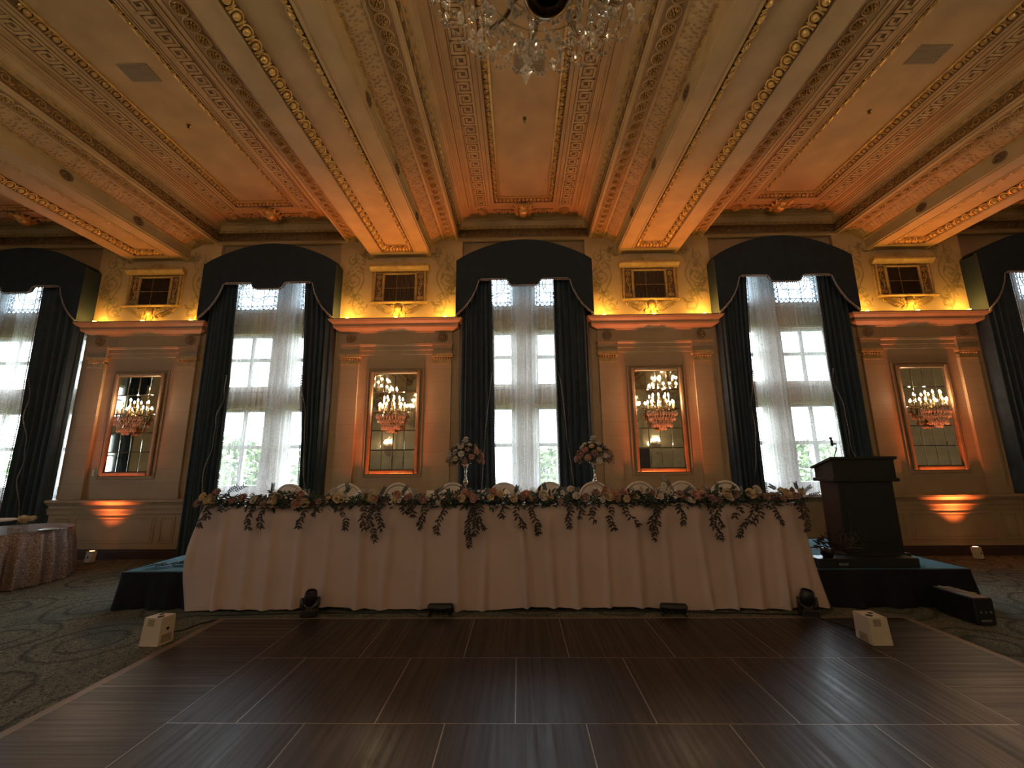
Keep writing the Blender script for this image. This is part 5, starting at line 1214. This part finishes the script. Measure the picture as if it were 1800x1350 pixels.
# cream wedge uplights
def wedge(base, label, mirror):
    # corners on the floor: A near corner, B along the inner side going away, C along the outer side
    A, B, C = [Vector((p[0], p[1], 0)) for p in base]; t = thing('wedge_uplight', label, 'uplight', tuple((B+C)/2), 0, 'cream wedge uplights'); o = (B+C)/2
    D = B+C-A; Hh = .25; lean = Vector((0, .015, 0)); low = [A, C, D, B] if not mirror else [A, B, D, C]
    mb = MB(); vs = [p-o+Vector((0, 0, .008)) for p in low]; cen = sum(vs, Vector())/4
    up = [cen+(p-cen)*.93+Vector((0, 0, Hh-.008))+lean for p in vs]
    mb.add(vs+up, [(3, 2, 1, 0), (4, 5, 6, 7), (0, 1, 5, 4), (1, 2, 6, 5), (2, 3, 7, 6), (3, 0, 4, 7)]); ho = mb.build('housing', 'box_cream', t)
    ctr = sum(up, Vector())/4; e1 = (up[1]-up[0]).normalized(); e2 = (up[3]-up[0]).normalized()
    for k, (a, b) in enumerate(((-.03, -.035), (.03, .025))):
        m2 = MB(); m2.lathe([(0, .002), (.028 if k == 0 else .02, .002), (.03 if k == 0 else .022, 0)], 14, T(*(ctr+e1*a+e2*b))); m2.build('top_hole', 'hole_black', t)
    def patch(f, a, b, w, h, name, mt, round_=False):
        P = [(vs+up)[i] for i in f]; ex = (P[1]-P[0]); ey = (P[3]-P[0]); n = ex.cross(ey).normalized(); cpt = P[0]+ex*a+ey*b+n*.002; ex.normalize(); ey.normalize(); m2 = MB()
        if round_: m2.lathe([(0, .001), (w, .001), (w, 0)], 14, frame_axes(cpt, ex, n.cross(ex), n))
        else: m2.add([cpt-ex*w-ey*h, cpt+ex*w-ey*h, cpt+ex*w+ey*h, cpt-ex*w+ey*h], [(0, 1, 2, 3)])
        m2.build(name, mt, t)
    outer = (0, 1, 5, 4) if not mirror else (3, 0, 4, 7); inner = (3, 0, 4, 7) if not mirror else (0, 1, 5, 4)
    patch(outer, .40, .82, .035, .03, 'vent_patch', 'box_vent')
    patch(inner, .50, .22, .05, .035, 'vent_patch', 'box_vent')
    if mirror: patch(inner, .50, .55, .014, 0, 'side_hole', 'hole_black', True)
    return t
z = lambda u, v: at_z(u, v, 0)
wedge([z(1536, 1140), z(1506, 1124), z(1572, 1140)], 'cream wedge uplight box standing on the dance floor corner', False)
wedge([z(276, 1139), z(303, 1128), z(243, 1138)], 'cream wedge uplight box on the carpet beside the dance floor', True)
# black case at the right end of the riser
q = z(1720, 1100); t = thing('equipment_case', 'low black equipment case against the right end of the riser', 'case', (q.x+.09, 4.90, 0))
mb = MB(); mb.bevbox(-.10, .10, -.22, .22, .008, .265, .012); mb.build('shell', 'black_plastic', t); mb = MB()
for i in range(3): mb.lathe([(0, .004), (.012, .004), (.012, 0)], 8, T(-.05+i*.05, -.22, .13) @ RX(PI/2))
mb.build('knob', 'grey_mark', t); mb = MB(); mb.box(-.06, .04, -.223, -.22, .04, .06); mb.build('name_plate', 'grey_mark', t)
mb = MB(); L = [(q.x+.16, 4.80, .278), (q.x+.10, 4.87, .278), (q.x+.05, 4.97, .278), (q.x+.03, 5.08, .278)]; mb.tube(L, .004, 5); o = mb.build('thin_cable', 'gold_dark', None, True); tag(o, 'thin gold cable lying over the black equipment case', 'cable')
mb = MB(); P = [z(330, 1084), z(420, 1082), z(560, 1079), z(700, 1078), z(800, 1076), z(1000, 1075), z(1200, 1076), z(1330, 1080), z(1420, 1082)]
mb.tube([(p.x, p.y+.012*math.sin(p.x*5), .008) for p in P], .007, 5); o = mb.build('floor_cable', 'cable_black', None, True); tag(o, 'black cable running along the tablecloth hem', 'cable')
mb = MB(); P = [z(1440, 1092), z(1465, 1099), z(1490, 1107), z(1508, 1116)]; mb.tube([(p.x, p.y, .029) for p in P], .006, 5); o = mb.build('floor_cable', 'cable_black', None, True); tag(o, 'short black cable leading to the wedge uplight on the dance floor', 'cable')
mb = MB(); P = [z(303, 1112), z(325, 1108), z(350, 1098), z(385, 1090)]; mb.tube([(p.x, p.y, .008) for p in P], .006, 5); o = mb.build('floor_cable', 'cable_black', None, True); tag(o, 'short black cable beside the wedge uplight on the carpet', 'cable')
# ------------------------------------------------------------------ sequin table at the left
sx, sy, sr = -7.68, 6.32, .72
mb = MB(); n = 96
def fn(a, b):
    g = 2*PI*a; f = math.sin(g*24)+.5*math.sin(g*37+1); R = sr-.012+(1-b**2)*(.06+.035*f); return (R*math.cos(g), R*math.sin(g), .012+b*.74)
mb.grid(fn, 300, 8); mb.add([(sr*math.cos(2*PI*i/48), sr*math.sin(2*PI*i/48), .752) for i in range(48)], [tuple(range(48))])
tag(mb.build('sequin_tablecloth', 'sequin_rose', None, True, (sx, sy, 0)), 'rose gold sequin cloth over the round table by the leftmost pier', 'tablecloth')
t = thing('round_table', 'round table hidden under the sequin cloth', 'table', (sx, sy, 0)); mb = MB(); mb.lathe([(0, .72), (sr-.02, .72), (sr-.02, .745), (0, .745)], 36); mb.build('tabletop', 'box_cream', t); mb = MB(); mb.lathe([(.25, 0), (.25, .02), (.04, .05), (.04, .72)], 14); mb.build('pedestal', 'black_plastic', t, True)
# cake plate, flower glass, tray, crystals
p = at_y(2, 918, 6.25); t = thing('cake_stand', 'pale round cake stand on the sequin table', 'cake stand', (p.x-.18, 6.25, .754)); mb = MB(); mb.lathe([(0, 0), (.09, 0), (.09, .01), (.02, .03), (.018, .11), (.25, .125), (.26, .135), (.26, .15), (0, .15)], 28); mb.build('stand', 'napkin', t, True)
p = at_y(45, 925, 6.15); t = thing('flower_vase', 'cream bloom in a small glass vase on the sequin table', 'vase', (p.x, 6.15, .754)); mb = MB(); mb.lathe([(0, 0), (.03, 0), (.028, .02), (.02, .06), (.035, .12)], 12); mb.build('glass', 'goblet_glass', t, True)
r = random.Random(3)
for i in range(6): o = rose(t, 0, (r.uniform(-.085, .085), r.uniform(-.05, .05), .15+r.uniform(0, .035)), 1.5, (r.uniform(-.6, .6), -.5, 1)); o.name = 'bloom'
mb = MB()
for i in range(10): a = i*.63; mb.leaf((0, 0, .10), (math.cos(a), math.sin(a), .3), (0, 0, 1), .10, .03)
mb.build('leaves', 'leaf_green', t)
p = at_y(78, 932, 6.2); mb = MB(); mb.lathe([(0, .004), (.12, .004), (.15, .012), (.155, .012), (.15, .006), (.12, 0), (0, 0)], 24); tag(mb.build('silver_tray', 'silver', None, True, (p.x-.02, 6.33, .754)), 'thin silver tray on the edge of the sequin table', 'tray')
for i, (u, dy, h, w) in enumerate(((17, 6.0, .07, 'left'), (28, 6.02, .055, 'middle'), (36, 6.05, .06, 'right'))):
    p = at_y(u, 935, dy); t = thing('tealight_cup', '%s of three small glass tealight cups on the sequin table' % w, 'tealight', (p.x, dy, .754)); mb = MB(); mb.lathe([(0, 0), (.024, 0), (.030, h), (.027, h), (.022, .006), (0, .006)], 10); mb.build('cup', 'goblet_glass', t); mb = MB(); mb.lathe([(0, .006), (.02, .006), (.02, .03), (0, .03)], 10); mb.build('candle', 'napkin', t)
# ------------------------------------------------------------------ chandeliers
def chandelier(x, y, label):
    t = thing('chandelier', label, 'chandelier', (x, y, 3.42), 0, 'crystal chandeliers'); r = random.Random(31)
    mb = MB(); mb.lathe([(.048, .10), (.052, .082), (.075, .07), (.098, .082), (.098, .105), (.075, .12), (.052, .12), (.044, .11)], 26); mb.lathe([(0, .16), (.05, .15), (.085, .12), (.09, .13), (.055, .19), (.03, .22)], 18); mb.build('bowl', 'brass_dark', t, True)
    mb = MB(); mb.lathe([(.03, .20), (.05, .27), (.09, .34), (.10, .42), (.05, .5), (.035, .6), (.06, .7), (.11, .85), (.06, 1.0), (.03, 1.2), (.05, 1.35), (.02, 1.5), (.012, 1.55)], 16); mb.tube([(0, 0, 1.5), (0, 0, ZP-3.42)], .012, 6); mb.lathe([(.0, ZP-3.42-.06), (.09, ZP-3.42-.04), (.11, ZP-3.42)], 16); mb.build('column', 'brass_dark', t, True)
    for tier, (n, R, z0, zc, ph) in enumerate(((12, .50, .36, .78, .1), (8, .36, .62, 1.06, .3), (6, .22, .95, 1.34, 0))):
        for i in range(n):
            a = 2*PI*i/n+ph; c, s = math.cos(a), math.sin(a); mb = MB()
            P = [(c*.05, s*.05, z0+.08), (c*R*.3, s*R*.3, z0-.04), (c*R*.6, s*R*.6, z0-.06), (c*R*.85, s*R*.85, z0+.0), (c*R, s*R, z0+.10), (c*R, s*R, zc)]
            mb.tube(P, [.014, .013, .012, .012, .011, .010], 6); mb.build('arm', 'brass_dark', t, True)
            candle(t, (c*R, s*R, zc))
            for q in range(8 if tier == 0 else 3):
                b = a+r.uniform(-.16, .16); rr = R+r.uniform(-.10, .06); put('crystal_drop', r.choice((DROP_S, DROP_L, PEND)), t, (rr*math.cos(b), rr*math.sin(b), z0+r.uniform(-.02, .16)), (r.uniform(-.15, .15), r.uniform(-.15, .15), r.uniform(0, 3)), (r.uniform(.6, .95),)*3)
    mb = MB()
    for R, z, n, d in ((.50, .42, 24, .10), (.54, .36, 30, .06), (.41, .36, 26, .08), (.30, .28, 18, .09), (.18, .22, 12, .05)):
        for i in range(n):
            a0, a1 = 2*PI*i/n, 2*PI*(i+1)/n
            bead_string(mb, [(R*math.cos(a0+(a1-a0)*q/5), R*math.sin(a0+(a1-a0)*q/5), z-d*math.sin(PI*q/5)) for q in range(5)], .011)
        if R < .5: mb.tube([(R*math.cos(2*PI*i/24), R*math.sin(2*PI*i/24), z) for i in range(25)], .004, 4, False)
    mb.build('bead_swags', 'crystal', t)
    for R, z, n in ((.30, .27, 34), (.19, .20, 20), (.41, .33, 40), (.52, .40, 44)):
        for i in range(n):
            a = 2*PI*(i+r.random()*.6)/n; put('crystal_drop', r.choice((DROP_L, DROP_L, PEND)), t, (R*math.cos(a), R*math.sin(a), z+r.uniform(-.03, .05)), (r.uniform(-.15, .15), r.uniform(-.15, .15), r.uniform(0, 3)), (r.uniform(.65, 1.0),)*3)
    # leaf-shaped prism hanging lowest at the back
    o = put('crystal_drop', PEND, t, (-.075, .56, .40), (0, 0, 0), (1.7, 1.7, 1.7))
    return t
ch = chandelier(XC, 1.32, 'crystal chandelier hanging at the top centre of the view')
CHS = [ch]
for x, y, w in ((WIN[-1], 1.32, 'left of the central one'), (WIN[1], 1.32, 'right of the central one'), (WIN[-1], -4.2, 'at the back left'), (WIN[0], -4.2, 'at the back centre'), (WIN[1], -4.2, 'at the back right')):
    c = tree(ch); c.location.x = x; c.location.y = y; c['label'] = 'lit crystal chandelier hanging '+w
